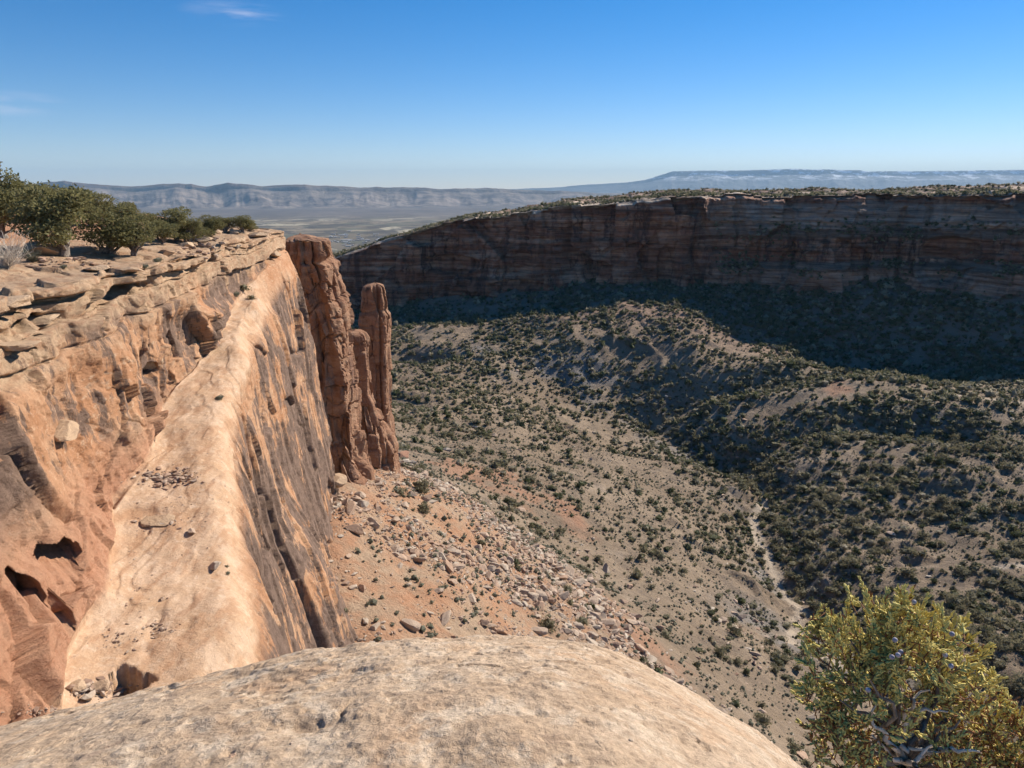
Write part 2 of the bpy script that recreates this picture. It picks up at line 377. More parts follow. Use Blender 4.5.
hgt = np.where(T < .04, 1 - T * 3.5, hgt * .86)
top = G[:, 0, 2][:, None]
Zb = -440 + (top + 440) * np.clip(hgt + (spur - .3) * .16 * np.sin(np.pi * np.clip(T, 0, 1)) * 1.0 + cut * .05 * np.sin(np.pi * T), 0, 1.02)
run = 3100 * (T + .06 * spur * np.sin(np.pi * T))
DX = G[:, 0, 0][:, None] * (1 - run / dep[:, None]); DY = dep[:, None] - run
V = np.stack([DX, DY, Zb], 2)
back = np.stack([DX[:, 0] * 1.2, dep * 1.2, top[:, 0] - 350], 1)[:, None, :]
V = np.concatenate([back, V], 1)
me = mesh_np('escarpment_hills', V.reshape(-1, 3), grid_faces(V.shape[0], V.shape[1]), [M_BOOK])
tag(obj('escarpment_hills', me), kind='structure')

m = Mat('mesa_rock_and_snow')
sn = m.noise(.0011, 7, .72, sc=(1, 1, 4), off=(2, 2, 2))
zz = m.z()
c = m.mix(m.rng(m.noise(.0008, 6, .7), .4, .6), (.06, .07, .075), (.14, .14, .135))
c = m.mix(m.math('MULTIPLY', m.rng(sn, .50, .55), m.rng(zz, 450, 850)), c, (.9, .92, .95))
m.color(c); m.bump(m.noise(.002, 6, .7), 150, .7)
M_MESA = m.m
cr = [(430, 191.5), (480, 190.5), (540, 188), (560, 187), (590, 184.5), (620, 183), (645, 180), (660, 175.5), (672, 171.5), (700, 170.8), (760, 170), (790, 169), (860, 170.2), (868, 171.5), (930, 171), (1024, 170), (1150, 169), (1300, 170)]
px = np.linspace(430, 1300, 800); pyc = np.interp(px, [a for a, b in cr], [b for a, b in cr]) + .35 * fbm(px / 14, 0 * px, 3, 4)
D = 48000.0; nv = 90
t = np.linspace(0, 1, nv)
xs = (px - 512) / F_PX / 1.04 * D; S, T = np.meshgrid(xs, t, indexing='ij')
top = np.array([P(a, b, D)[2] for a, b in zip(px, pyc)])[:, None]
spur = ridged(S / 3600, T * .8, 9, 5, .55)
prof = np.where(T < .05, 1 - T * 4.5, .80 * (1 - (T - .05) / .95) ** 1.1)
Zb = -445 + (top + 445) * np.clip(prof + (spur - .2) * .22 * np.sin(np.pi * T), 0, 1)
V = np.stack([S * (1 - T * .16), D * (1 - T * .16) + 0 * S, Zb], 2)
back = np.stack([xs * 1.15, D * 1.15 + 0 * xs, top[:, 0] - 500], 1)[:, None, :]
V = np.concatenate([back, V], 1)
me = mesh_np('snowy_mountain', V.reshape(-1, 3), grid_faces(V.shape[0], V.shape[1]), [M_MESA])
tag(obj('snowy_mountain', me), kind='structure')

# ------------------------------------------------------------------ the canyon floor
ctrl = [(-5, 20, -58), (12, 20, -62), (35, 30, -80), (75, 60, -108), (120, 60, -128), (220, 90, -140), (400, 100, -130), (600, 200, -120),
        (-9, 37, -54), (-15, 58, -51), (-20, 75, -50), (-24, 92, -48.5), (-27, 107, -47), (-31, 120, -48), (-60, 110, -46), (-45, 60, -50), (-27, 150, -57), (-60, 160, -55),
        (-34, 175, -66), (-110, 200, -70), (-160, 300, -100), (-250, 450, -115), (-300, 650, -122), (-300, 760, -125)]
for (a, b, z) in [(560, 620, -73), (450, 560, -60), (700, 650, -118), (800, 600, -145), (757, 500, -145), (700, 445, -146), (660, 425, -146), (600, 395, -138), (560, 385, -132),
        (900, 600, -138), (1000, 650, -130), (900, 500, -134), (1000, 500, -128), (1024, 450, -122), (900, 420, -122), (1000, 397, -116), (870, 388, -119), (930, 393, -116),
        (740, 400, -130), (800, 470, -137), (550, 450, -124), (620, 500, -124), (450, 420, -117), (500, 480, -103), (430, 470, -84), (650, 560, -124),
        (450, 370, -118), (400, 345, -114), (640, 372, -128), (720, 348, -114), (850, 368, -118), (600, 316, -98), (640, 326, -102), (540, 335, -108), (460, 340, -112), (520, 362, -118), (590, 350, -114), (680, 350, -113), (560, 540, -103), (430, 328, -110), (800, 360, -116)]:
    p = PZ(a, b, z); ctrl.append(tuple(p))
for (px_, y_, z_) in [(330, 715, -116), (440, 692, -104), (560, 678, -93), (690, 655, -88), (760, 672, -87), (850, 640, -82), (950, 610, -79), (1024, 572, -76), (1200, 520, -75)]:
    ctrl.append(((px_ - 512) / F_PX / 1.0 * y_, y_, z_)); ctrl.append(((px_ - 512) / F_PX * (y_ + 120), y_ + 120, z_ + 20))
ctrl += [(PZ(1000, 392, -116)[0] + 10, 500, -128), (230, 520, -130), (300, 520, -128), (620, 420, -110), (500, 300, -120)]
C = np.array(ctrl)
def tps_k(r2): return np.where(r2 > 0, .5 * r2 * np.log(r2 + 1e-12), 0)
SCL = 100.0
cx, cy = C[:, 0] / SCL, C[:, 1] / SCL; n = len(C)
K = tps_k((cx[:, None] - cx) ** 2 + (cy[:, None] - cy) ** 2) + np.eye(n) * 0.02
A = np.zeros((n + 3, n + 3)); A[:n, :n] = K; A[:n, n:] = np.stack([np.ones(n), cx, cy], 1); A[n:, :n] = A[:n, n:].T
sol = np.linalg.solve(A, np.concatenate([C[:, 2], [0, 0, 0]]))
def tps(x, y):
    x = x / SCL; y = y / SCL; o = sol[n] + sol[n + 1] * x + sol[n + 2] * y
    for i in range(n): o = o + sol[i] * tps_k((x - cx[i]) ** 2 + (y - cy[i]) ** 2)
    return o
def polydist(X, Y, pts):
    best = np.full(X.shape, 1e9); 
    for (x0, y0), (x1, y1) in zip(pts[:-1], pts[1:]):
        dx, dy = x1 - x0, y1 - y0; t = np.clip(((X - x0) * dx + (Y - y0) * dy) / (dx * dx + dy * dy), 0, 1)
        best = np.minimum(best, np.hypot(X - x0 - t * dx, Y - y0 - t * dy))
    return best
def pl(pts): return [tuple(PZ(a, b, z)[:2]) for a, b, z in pts]
WASH = pl([(830, 700, -147), (790, 650, -146), (802, 605, -145), (775, 560, -145), (753, 520, -145), (768, 488, -145), (735, 462, -145), (660, 425, -146), (600, 395, -142), (560, 385, -138), (500, 378, -132), (400, 368, -126)])
WASH2 = pl([(735, 462, -145), (800, 440, -138), (870, 432, -130), (960, 440, -126)])
WASH3 = pl([(655, 420, -146), (700, 398, -135), (760, 388, -128), (850, 378, -122)])
gx = np.arange(-300, 700, 1.5); gy = np.concatenate([np.arange(12, 260, 1.0), np.arange(260, 860, 1.6)])
X, Y = np.meshgrid(gx, gy, indexing='ij')
cX, cY = np.meshgrid(gx[::8], gy[::8], indexing='ij')
def up(a):      # coarse-to-fine bilinear
    ix = np.interp(gx, gx[::8], np.arange(len(gx[::8]))); iy = np.interp(gy, gy[::8], np.arange(len(gy[::8])))
    i0 = np.minimum(ix.astype(int), a.shape[0] - 2); j0 = np.minimum(iy.astype(int), a.shape[1] - 2); fx = (ix - i0)[:, None]; fy = (iy - j0)[None, :]
    return (a[i0][:, j0] * (1 - fx) * (1 - fy) + a[i0 + 1][:, j0] * fx * (1 - fy) + a[i0][:, j0 + 1] * (1 - fx) * fy + a[i0 + 1][:, j0 + 1] * fx * fy)
H = up(tps(cX, cY))
dw = polydist(X, Y, WASH); dw2 = polydist(X, Y, WASH2); dw3 = polydist(X, Y, WASH3)
wob = fbm(X / 40, Y / 40, 1, 4) * 14
talm = sstep(55, 15, np.abs(0)) * 0
cl_x = np.interp(Y, [0, 37, 75, 107, 150, 200], [-4, -9, -20, -27, -20, -20])
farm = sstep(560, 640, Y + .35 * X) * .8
tal = sstep(62, 20, X - cl_x + fbm(X / 14, Y / 14, 6, 4) * 18 + np.maximum(0, Y - 150) * .9)
rough = sstep(20, 120, X - cl_x + np.maximum(Y - 150, 0))
H += rough * ((4.0 - 2.0 * sstep(100, 180, X)) * (ridged(X / 95 + 3, Y / 70, 2, 4) - .2) + 2.2 * fbm(X / 22, Y / 22, 4, 4)) + .5 * fbm(X / 6, Y / 6, 5, 4)
H -= 8 * np.exp(-((dw + wob * .5).clip(0) / 17) ** 2) * sstep(200, 330, Y + 90) * (1 - .6 * sstep(400, 470, Y))
H -= 9 * np.exp(-((dw2 + wob * .4).clip(0) / 15) ** 2) * .8 + 9 * np.exp(-((dw3 + wob * .4).clip(0) / 15) ** 2) * .8
hole = PZ(420, 368, -126)
H -= 14 * np.exp(-(((X - hole[0]) / 26) ** 2 + ((Y - hole[1]) / 16) ** 2) ** 1.5)
H += rough * 1.6 * np.clip(ridged(X / 30, Y / 24, 8, 4) - .45, 0, 1) * 5 * sstep(.1, .4, fbm(X / 110, Y / 110, 12, 2))
# talus ribs
H += tal * (1.6 * fbm(X / 9, Y / 20, 7, 4))
redp = np.zeros(X.shape)
for (a, b, z, r) in [(505, 486, -103, 17), (470, 470, -96, 14), (560, 505, -108, 10), (840, 388, -119, 8), (620, 640, -95, 12)]:
    q = PZ(a, b, z); redp = np.maximum(redp, sstep(1.25, .4, np.hypot(X - q[0], (Y - q[1]) / 1.5) / r + fbm(X / 7, Y / 7, 9, 5) * 1.1))
TRAIL = pl([(925, 396, -116), (960, 398, -116), (1024, 408, -118), (1100, 415, -118)])
TRAIL2 = pl([(1000, 566, -131), (1024, 566, -131), (1100, 560, -130)])
sand = sstep(4.2, 1.2, dw + wob * .12 + 2.0 * fbm(X / 5, Y / 5, 66, 3)) * sstep(400, 330, Y) * .85 + .8 * sstep(7, 2, polydist(X, Y, TRAIL) + wob * .2) + .8 * sstep(2.4, 1, polydist(X, Y, TRAIL2))
gray = sstep(.05, .35, fbm(X / 26, Y / 26, 19, 4)) * sstep(34, 8, np.minimum(dw, dw2) + wob) * (1 - np.clip(sand, 0, 1)) * .8
me = mesh_np('canyon_ground', np.stack([X, Y, H], 2).reshape(-1, 3), grid_faces(len(gx), len(gy)), [M_FLOOR],
             attrs={'dark': farm, 'tal': tal, 'red': redp * .6, 'sand': np.clip(sand, 0, 1), 'gray': gray})
tag(obj('canyon_ground', me), kind='structure')
def ground(x, y):
    ix = np.clip(np.interp(x, gx, np.arange(len(gx))), 0, len(gx) - 1.001); iy = np.clip(np.interp(y, gy, np.arange(len(gy))), 0, len(gy) - 1.001)
    i0 = ix.astype(int); j0 = iy.astype(int); fx = ix - i0; fy = iy - j0
    return H[i0, j0] * (1 - fx) * (1 - fy) + H[i0 + 1, j0] * fx * (1 - fy) + H[i0, j0 + 1] * (1 - fx) * fy + H[i0 + 1, j0 + 1] * fx * fy
def gsample(Arr, x, y):
    i0 = np.clip(np.interp(x, gx, np.arange(len(gx))).astype(int), 0, len(gx) - 1); j0 = np.clip(np.interp(y, gy, np.arange(len(gy))).astype(int), 0, len(gy) - 1)
    return Arr[i0, j0]

# ------------------------------------------------------------------ the far canyon wall with its plateau
rim = [(150, 785, 275), (250, 765, 275), (330, 745, 257.5), (385, 732, 240), (440, 722, 225), (500, 714, 215), (560, 708, 208), (620, 700, 203), (684, 688, 197.5), (705, 706, 196), (760, 706, 196), (850, 672, 195.5), (905, 676, 195.5), (950, 640, 194.5), (1024, 606, 193.5), (1120, 575, 192), (1300, 520, 189), (1600, 450, 188)]
RP = np.array([P(a, b, d) for a, d, b in rim])
seg = np.concatenate([[0], np.cumsum(np.linalg.norm(np.diff(RP[:, :2], axis=0), axis=1))])
ss = np.arange(0, seg[-1], 1.1); nu = len(ss)
rx, ry, rz = (smooth1(np.interp(ss, seg, RP[:, k]), 9) for k in range(3))
rz = rz + 1.5 * np.round(2.2 * fbm(ss / 34, 2, 2, 3)) + .8 * fbm(ss / 6, 1, 2, 3)
tx = np.gradient(smooth1(rx, 90)); ty = np.gradient(smooth1(ry, 90)); ll = np.hypot(tx, ty); tx /= ll; ty /= ll
nx_, ny_ = ty, -tx                                        # towards the canyon
pxr = project(np.stack([rx, ry, rz], 1))[0]
right = sstep(690, 735, pxr)
base_z = np.interp(pxr, [150, 330, 440, 560, 690, 760, 850, 950, 1024, 1200, 1600], [-125, -122, -110, -98, -92, -92, -88, -85, -82, -80, -80])
# profile: back plateau rows then wall rows
kb = np.concatenate([[-700, -420], np.linspace(-300, -60, 22), np.linspace(-56, -1.5, 34)])
nw = 150; kw = np.linspace(0, 1, nw)
G = np.zeros((nu, len(kb) + nw, 3)); slick = np.zeros(G.shape[:2]); cap = np.zeros(G.shape[:2]); soil = np.zeros(G.shape[:2])
# plateau
SB, KB = np.meshgrid(ss, kb, indexing='ij')
rise = np.interp(-kb, [0, 60, 150, 300, 420, 700], [0, 1.6, 3.6, 3.6, -60, -330])[None, :] * 1.0
left_drop = (1 - sstep(380, 600, pxr))[:, None] * np.interp(-kb, [0, 60, 300], [0, 0, 8])[None, :]
G[:, :len(kb), 0] = rx[:, None] - .12 * KB; G[:, :len(kb), 1] = ry[:, None] - KB
steps = fbm(SB / 30, KB / 22, 4, 4)
G[:, :len(kb), 2] = rz[:, None] + rise - left_drop + (np.round(steps * 6) / 6 * 2.2 + steps * .8) * sstep(0, 12, -KB)
cap[:, :len(kb)] = sstep(-.12, .1, fbm(SB / 16, KB / 9, 8, 4) + .18 * (1 - right[:, None])) * (1 - sstep(60, 140, -KB) * .6); soil[:, :len(kb)] = 1 - cap[:, :len(kb)]
# wall
SW, KW = np.meshgrid(ss, kw, indexing='ij')
hh = (rz - base_z)[:, None]
Zw = rz[:, None] - KW * (hh + 6)
# stepped profile, different left and right of the promontory
offL = np.interp(kw, [0, .06, .09, .34, .37, .62, .66, .93, 1], [0, .5, 2.5, 4, 6, 8, 12, 16, 22])
offR = np.interp(kw, [0, .07, .10, .30, .38, .62, .69, .90, .93, 1], [0, 1, 4, 16, 20, 23, 33, 36, 40, 46]) - 6
off = offL[None, :] * (1 - right[:, None]) + offR[None, :] * right[:, None] * (1)
off = off + right[:, None] * 6 * sstep(0, .05, kw)[None, :]
bay = 13 * fbm(SW / 80, KW * .5, 3, 3) + 6.0 * ridged(SW / 30, KW * .8, 5, 3) * (1 - .4 * right[:, None])
colm = -3.2 * sstep(.45, .8, ridged(SW / 24, KW * .4, 7, 3)) * sstep(.06, .15, KW)
lay = (hsh(np.floor((Zw + 2.5 * fbm(SW / 60, 0, 1, 2)) / 3.2).astype(int), 5) - .5) * 1.8 + 1.4 * fbm(SW / 9, Zw / 3, 2, 3)
fA, eA = facet(SW / 34, Zw / 46, 40, 1.6); fB, eB = facet(SW / 11, Zw / 17, 50, 1.5); fC, eC = facet(SW / 4, Zw / 5, 60, 1.3)
lay = lay + fA * 13.0 + fB * 5.0 + fC * 1.3 - 1.2 * sstep(.06, .0, eB)
fade = sstep(0, .03, KW)
off = off + (bay * (.35 + .65 * sstep(0, .3, KW)) + colm + lay) * fade
for (apx, apy, rs, rzz, dp) in [(452, 262, 30, 7, 9), (960, 252, 26, 14, 10), (668, 262, 8, 16, 7), (800, 262, 13, 12, 6), (600, 270, 16, 9, 6), (520, 285, 30, 6, 6)]:
    i = np.argmin(np.abs(pxr - apx)); zc = P(apx, apy, ry[i] - 8)[2]
    qs = (SW - ss[i]) / rs; qz = (Zw - zc) / rzz
    arch = sstep(1, .75, np.sqrt(qs ** 2 + np.where(qz > 0, qz, qz * .5) ** 2))
    off = off - dp * arch
k0 = len(kb)
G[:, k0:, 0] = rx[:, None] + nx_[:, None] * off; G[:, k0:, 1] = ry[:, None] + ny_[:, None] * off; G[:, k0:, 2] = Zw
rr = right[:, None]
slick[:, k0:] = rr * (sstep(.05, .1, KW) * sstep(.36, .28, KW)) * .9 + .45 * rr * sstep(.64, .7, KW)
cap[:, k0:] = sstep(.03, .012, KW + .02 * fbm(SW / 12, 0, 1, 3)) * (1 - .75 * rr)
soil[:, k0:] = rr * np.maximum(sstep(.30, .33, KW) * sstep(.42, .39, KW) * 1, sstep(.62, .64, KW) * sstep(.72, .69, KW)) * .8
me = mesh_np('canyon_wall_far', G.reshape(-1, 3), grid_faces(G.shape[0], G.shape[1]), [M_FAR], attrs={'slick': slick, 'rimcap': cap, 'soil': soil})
farwall = tag(obj('far_canyon_cliff', me), kind='structure')
FARG = G

# ------------------------------------------------------------------ the near cliff on the left, with its bench
st = [0, 10, 25, 37, 45, 60, 75, 90, 107, 116, 121]
Rr = np.array([(-21, -6.4), (-22, -6.4), (-25, -6.2), (-28.3, -6), (-29.6, -6), (-30.2, -6), (-31.2, -6), (-32.6, -6), (-33.6, -6), (-35.0, -6.2), (-37.5, -6.6)])
Ff = np.array([(-14, -20), (-15, -20), (-18.5, -20.4), (-22.4, -20.5), (-25.4, -19.2), (-28.7, -16.9), (-30.4, -14.3), (-32.4, -11.6), (-33.2, -8.6), (-34.6, -8.6), (-37, -9)])
Ee = np.array([(-4, -22), (-6, -22), (-11.4, -22), (-15.9, -21.8), (-19.0, -20.2), (-24.0, -17.2), (-27.9, -14.5), (-31.4, -12.3), (-32.9, -9.2), (-34.3, -9.2), (-36.6, -9.6)])
Gg = np.array([(-1, -55), (-2, -55), (-5, -57), (-8.5, -56), (-11.5, -55), (-16, -54), (-20, -53), (-23.2, -52), (-27, -51), (-29, -51), (-33, -51)])
sy = np.concatenate([np.arange(0, 20, .4), np.arange(20, 66, .125), np.arange(66, 121, .2)]); su = np.arange(0, 121, .22)
def along(A, k): return np.interp(sy, su, smooth1(np.interp(su, st, A[:, k]), 41))
R_, F_, E_, G_ = (np.stack([along(A, 0), along(A, 1)], 1) for A in (Rr, Ff, Ee, Gg))
F_[:, 0] += 1.1 * fbm(sy / 6, 3, 1, 4); E_[:, 0] += 1.3 * fbm(sy / 8, 9, 1, 4); R_[:, 0] += 1.3 * fbm(sy / 5, 5, 1, 4)
wp = []                                                       # waypoints (x,z) per station + spacing
def add(p, n): wp.append((p, n))
add(R_ + [-130, 3.0], 14); add(R_ + [-70, 4.2], 22); add(R_ + [-26, 3.4], 60); add(R_ + [-7, .7], 40); add(R_ + [-.4, 0.05], 12); add(R_, 10)
Wd = F_ - R_
for fx_, fz_, nn in ((.03, .13, 26), (.20, .16, 12), (.24, .29, 20), (.36, .34, 10), (.52, .60, 26), (.66, .74, 18), (.78, .80, 10), (.88, .92, 16), (1, 1, 14)):
    add(R_ + Wd * [fx_, fz_], nn)
Bd = E_ - F_
add(F_ + Bd * [.14, .34], 20); add(F_ + Bd * [.5, .62], 24); add(F_ + Bd * [.84, .84], 18); add(E_ + [0, 0], 14)
Gd = G_ - E_
for fx_, fz_, nn in ((.12, .045, 14), (.20, .12, 24), (.32, .30, 50), (.55, .62, 70), (1, 1, 80)): add(E_ + Gd * [fx_, fz_], nn)
wp[0] = (wp[0][0], 1)
rows = [wp[0][0][:, None, :]]
ridx = []
for k in range(1, len(wp)):
    a = wp[k - 1][0][:, None, :]; b = wp[k][0][:, None, :]; nn = wp[k - 1][1] if k <= 4 else wp[k][1]
    t = (np.arange(1, nn + 1) / nn)[None, :, None]
    rows.append(a + (b - a) * t)
    ridx += [k] * nn
ridx = np.array([0] + ridx)
PR = np.concatenate(rows, 1)                                  # (ns, nr, 2)
PRs = smooth1(PR, 5, axis=1); PRb = smooth1(smooth1(PR, 31, axis=1), 21, axis=1); kb_ = smooth1(((ridx >= 15) & (ridx <= 21)).astype(float), 25)[None, :, None]; PR = (PR * .5 + PRs * .5) * (1 - kb_) + PRb * kb_
Sg0 = sy[:, None] + 0 * PR[..., 0]
zone = lambda a, b: ((ridx >= a) & (ridx <= b)).astype(float)
plate = smooth1(zone(0, 5), 5)[None] + 0 * Sg0; wall = smooth1(zone(6, 14), 9)[None] + 0 * Sg0; bench = smooth1(zone(15, 19), 11) * sstep(100, 90, Sg0); face = smooth1(zone(20, 30), 15)[None] + 0 * Sg0
G = np.zeros((len(sy), PR.shape[1], 3)); G[..., 0] = PR[..., 0]; G[..., 1] = sy[:, None]; G[..., 2] = PR[..., 1]
# fold the far end of the cliff back to the left
endf = sstep(112, 121, sy)[:, None]
N = grid_normals(G)
N = np.where((N[..., :1] * 1 + N[..., 2:3]) < 0, -N, N)
Sg = G[..., 1]; Zg = G[..., 2]; Xg = G[..., 0]
arc = np.cumsum(np.concatenate([np.zeros((len(sy), 1)), np.linalg.norm(np.diff(PR, axis=1), axis=2)], 1), axis=1)
A0 = arc - arc[:, np.searchsorted(ridx, 6)][:, None]          # arc length below the rim
disp = np.zeros(Sg.shape)
# thin continuous ledges on top, broad broken faces below
wz = A0 + .9 * fbm(Sg / 22, 1, 3, 3) + .30 * fbm(Sg / 4, A0 / 3, 13, 3) + .022 * Sg
bnd = np.cumsum([0] + [.45, .4, .8, .35, .65, .9, 1.6, 3.6, 4.0, 9]) - .1
li = np.clip(np.searchsorted(bnd, wz), 0, len(bnd) - 1)
blen = 5 + 9 * hsh(li, 11); bu = Sg / blen + 3.7 * hsh(li, 12) + .22 * fbm(Sg / 3, A0 / 2, 5, 3)
bi = np.floor(bu).astype(int); bf = bu - bi
lo = bnd[np.clip(li - 1, 0, len(bnd) - 1)]; hi = bnd[li]
ez = np.minimum(np.abs(wz - lo), np.abs(hi - wz)); es = np.minimum(bf, 1 - bf) * blen
upper = sstep(6.0, 4.2, A0 + fbm(Sg / 9, 0 * Sg, 1, 2) * 1.6)
blk = (hsh(li, bi, 2) - .45) * 1.0 - .65 * (li % 2 == 0) * (hsh(li, bi, 5) > .35) + .5 * (bf - .5) * (hsh(li, bi, 6) - .5)
joint = -.35 * sstep(.10, .02, np.minimum(ez, es * .8))
f1_, e1_ = facet(Sg / 7.5 + A0 * .03, A0 / 6.0 + .05 * Sg, 3, 1.5)
f2_, e2_ = facet(Sg / 2.8 + A0 * .12, A0 / 2.6 - .10 * Sg, 93, 1.5)
f3_, e3_ = facet(Sg / .95 - A0 * .1, A0 / .8 + .15 * Sg, 133, 1.4)
mass = f1_ * 1.35 + f2_ * .5 * (.3 + sstep(-.2, .3, fbm(Sg / 8, A0 / 8, 77, 2))) - .4 * sstep(.035, .0, e1_) - .14 * sstep(.03, 0, e2_)
wd = (blk + joint) * upper + mass * (1 - upper) + f3_ * .17 + .35 * fbm(Sg / 6, A0 / 6, 3, 4) + .05 * fbm(Sg / .5, A0 / .5, 3, 3)
disp += wall * wd * (.4 + .6 * sstep(110, 70, Sg))
# cap rock: broken flat plates on the plateau edge
pd = np.maximum(0, -A0)
cvp, edp = voro(Sg / 3.4 + .3 * fbm(Sg / 3, pd / 3, 1, 3), pd / 2.4, 20)
disp += plate * sstep(9, 3, pd) * ((cvp - .4) * .55 - .2 * sstep(.06, .0, edp)) + plate * .5 * fbm(Sg / 8, pd / 8, 3, 4)
# bench: gentle slickrock undulation
tr_ = fbm(Sg / 10, Xg / 4, 6, 4) * 3
disp += bench * (.6 * fbm(Sg / 9, Xg / 5, 6, 4) + .12 * fbm(Sg / 1.6, Xg / 1.2, 6, 4) + .08 * (np.floor(tr_) + sstep(.86, 1, tr_ - np.floor(tr_))) - .14 * sstep(.8, .98, ridged(Sg / 7, Xg / 3, 66, 3)))
# outer face: big sheets and vertical joints
g1_, h1_ = facet(Sg / 7, Zg / 22, 30, 1.4); g2_, h2_ = facet(Sg / 2.4, Zg / 8 + .1 * Sg, 36, 1.4); g3_, h3_ = facet(Sg / .9, Zg / 2.2, 46, 1.2)
fd_ = sstep(.5, 7, E_[:, 1][:, None] - Zg)
disp += face * ((g1_ * 1.0 + g2_ * .42) * fd_ + g3_ * .12 - .4 * sstep(.03, .0, h1_) - .14 * sstep(.03, 0, h2_) + .7 * fbm(Sg / 14, Zg / 24, 4, 3) + .08 * fbm(Sg / .8, Zg / 1.5, 4, 3))
disp += face * 2.2 * np.exp(-((Sg - 72) / 9) ** 2) * sstep(-30, -40, Zg)
G = G + N * disp[..., None]
# the cave under the overhang, its lower buttress and the deep joint
def cave(px, py, d, ry_, rz_, dp, tilt=0.0):
    c0 = P(px, py, d); dy = (Sg - c0[1]); dz = (Zg - c0[2]) - tilt * dy
    q = np.sqrt((dy / ry_) ** 2 + (dz / rz_) ** 2)
    return -dp * sstep(1.0, .55, q) * (wall + bench > .2), c0
GPX, GPY, _d = project(G)
def recess(px, py, ru, rv, dp, ang=0.0, push=(-.80, .50, .36)):
    """hollow out a cave about the wall point seen at px, py; ru, rv are half sizes in metres along and up the wall"""
    global G
    q = np.hypot(GPX - px, GPY - py) + 1e3 * ((wall + bench + face) < .2)
    i, j = np.unravel_index(np.argmin(q), q.shape); c0 = G[i, j]
    dy = (Sg - Sg[i, j]); da = (A0 - A0[i, j]); ca, sa = math.cos(ang), math.sin(ang)
    e = np.sqrt(((dy * ca + da * sa) / ru) ** 2 + ((-dy * sa + da * ca) / rv) ** 2) + .25 * fbm(Sg / .8, A0 / .8, 5, 3)
    G = G + np.array(push) * (dp * sstep(1.0, .72, e))[..., None]
recess(66, 562, 1.7, 1.0, 3.2, .5)
recess(44, 606, .8, 2.2, 2.4, .1)
recess(152, 372, 1.3, .8, 2.0)
recess(30, 322, 2.4, .28, 1.6)
recess(110, 292, 4.5, .3, 1.8)
recess(20, 356, 1.8, .25, 1.4)
recess(268, 262, 1.6, .7, 1.4)
q = np.hypot(GPX - 128, GPY - 684) + 1e3 * (bench < .5); i, j = np.unravel_index(np.argmin(q), q.shape); c0 = G[i, j].copy()
e = np.maximum(np.abs(G[..., 0] - c0[0]) / .85, np.abs(G[..., 1] - c0[1] + .5 * (G[..., 0] - c0[0])) / 1.0) + .45 * fbm(Sg / .5, Xg / .5, 5, 3)
G[..., 2] -= 1.7 * sstep(1.0, .8, e) * (bench > .2)
G[..., 0] -= (endf * 22 * sstep(113, 121, Sg)) * (G[..., 0] > -60)
capm = np.clip(plate * (1 - .75 * sstep(9, 16, pd)) + wall * sstep(5.5, 3.0, A0 + 2.5 * fbm(Sg / 8, A0 / 4, 2, 4)) , 0, 1)
capm = np.maximum(capm, wall * sstep(.1, .3, fbm(Sg / 7, A0 / 7, 17, 3)) * .7)
redm = plate * sstep(9, 15, pd + 4 * fbm(Sg / 6, pd / 6, 1, 3)) * .8 + wall * sstep(9, 13.5, A0 + 1.5 * fbm(Sg / 6, A0 / 5, 4, 3)) + wall * sstep(70, 95, Sg) * .5 * sstep(3, 6, A0)
varn = wall * sstep(2.0, 4.0, A0) * sstep(12, 9, A0) * .95 + face * 1.5 * sstep(.6, 5, (E_[:, 1][:, None] - Zg))
me = mesh_np('cliff', G.reshape(-1, 3), grid_faces(*G.shape[:2]), [M_CLIFF], attrs={'cap': capm, 'red': np.clip(redm, 0, 1), 'varn': np.clip(varn, 0, 1.5), 'bench': np.clip(bench * 1.05 + face * sstep(2.2, .3, (E_[:, 1][:, None] - Zg) + fbm(Sg / 3, Zg / 3, 5, 3) * 2), 0, 1)})
tag(obj('cliff', me), kind='structure')

# ------------------------------------------------------------------ the near dome of slickrock underfoot
sil = [(-120, 742), (0, 728), (60, 712), (130, 694), (200, 675), (270, 658), (340, 645), (400, 637), (460, 633), (520, 632), (570, 637), (620, 651), (680, 680), (740, 715), (800, 761), (860, 812)]
ph, mm = [], []
for a, b in sil:
    v = pix_dir(a, b); ph.append(math.atan2(v[0], v[1])); mm.append(-v[2] / math.hypot(v[0], v[1]))
ph = [-math.pi, -1.4] + ph + [1.1, 1.7, math.pi]; mm = [.12, .35] + mm + [1.15, .8, .12]
EYE = 1.6
x = np.concatenate([np.arange(-9, -4.6, .06), np.arange(-4.6, 4.4, .0115), np.arange(4.4, 7.5, .06)]); y = np.concatenate([np.arange(-5, 1.6, .06), np.arange(1.6, 6.3, .0115), np.arange(6.3, 9, .06)])
X, Y = np.meshgrid(x, y, indexing='ij')
r = np.hypot(X, Y); phi = np.arctan2(X, Y)
pf = np.linspace(-math.pi, math.pi, 721); mf = smooth1(np.interp(pf, ph, mm), 15)
mslope = np.interp(phi, pf, mf)
rt = 2 * EYE / mslope; a_ = mslope ** 2 / (4 * EYE)
Zd = -EYE - a_ * r ** 2
ex = np.maximum(0, r - 1.18 * rt); Zd -= .55 * ex ** 2
Zd = np.maximum(Zd, -34)
dt = .05 * fbm(X / 1.3, Y / 1.3, 2, 3) + .018 * fbm(X / .35, Y / .35, 3, 4)
def terr(v, k, e=.9):
    v = v * k; f = np.floor(v); return (f + sstep(e, 1, v - f)) / k
warpx = X + .12 * fbm(X / .3, Y / .3, 71, 3)
sc1 = fbm(warpx / .85, Y / .65, 21, 5); sc2 = fbm(X / .22, Y / .2, 23, 4)
dt += .055 * terr(sc1, 5, .97) * sstep(-.15, .25, fbm(X / 1.1, Y / .9, 25, 2)) + .030 * terr(sc2, 4, .96)
pit = np.clip(fbm(X / .10, Y / .12, 7, 3) - .50, 0, 1); dt -= .085 * pit
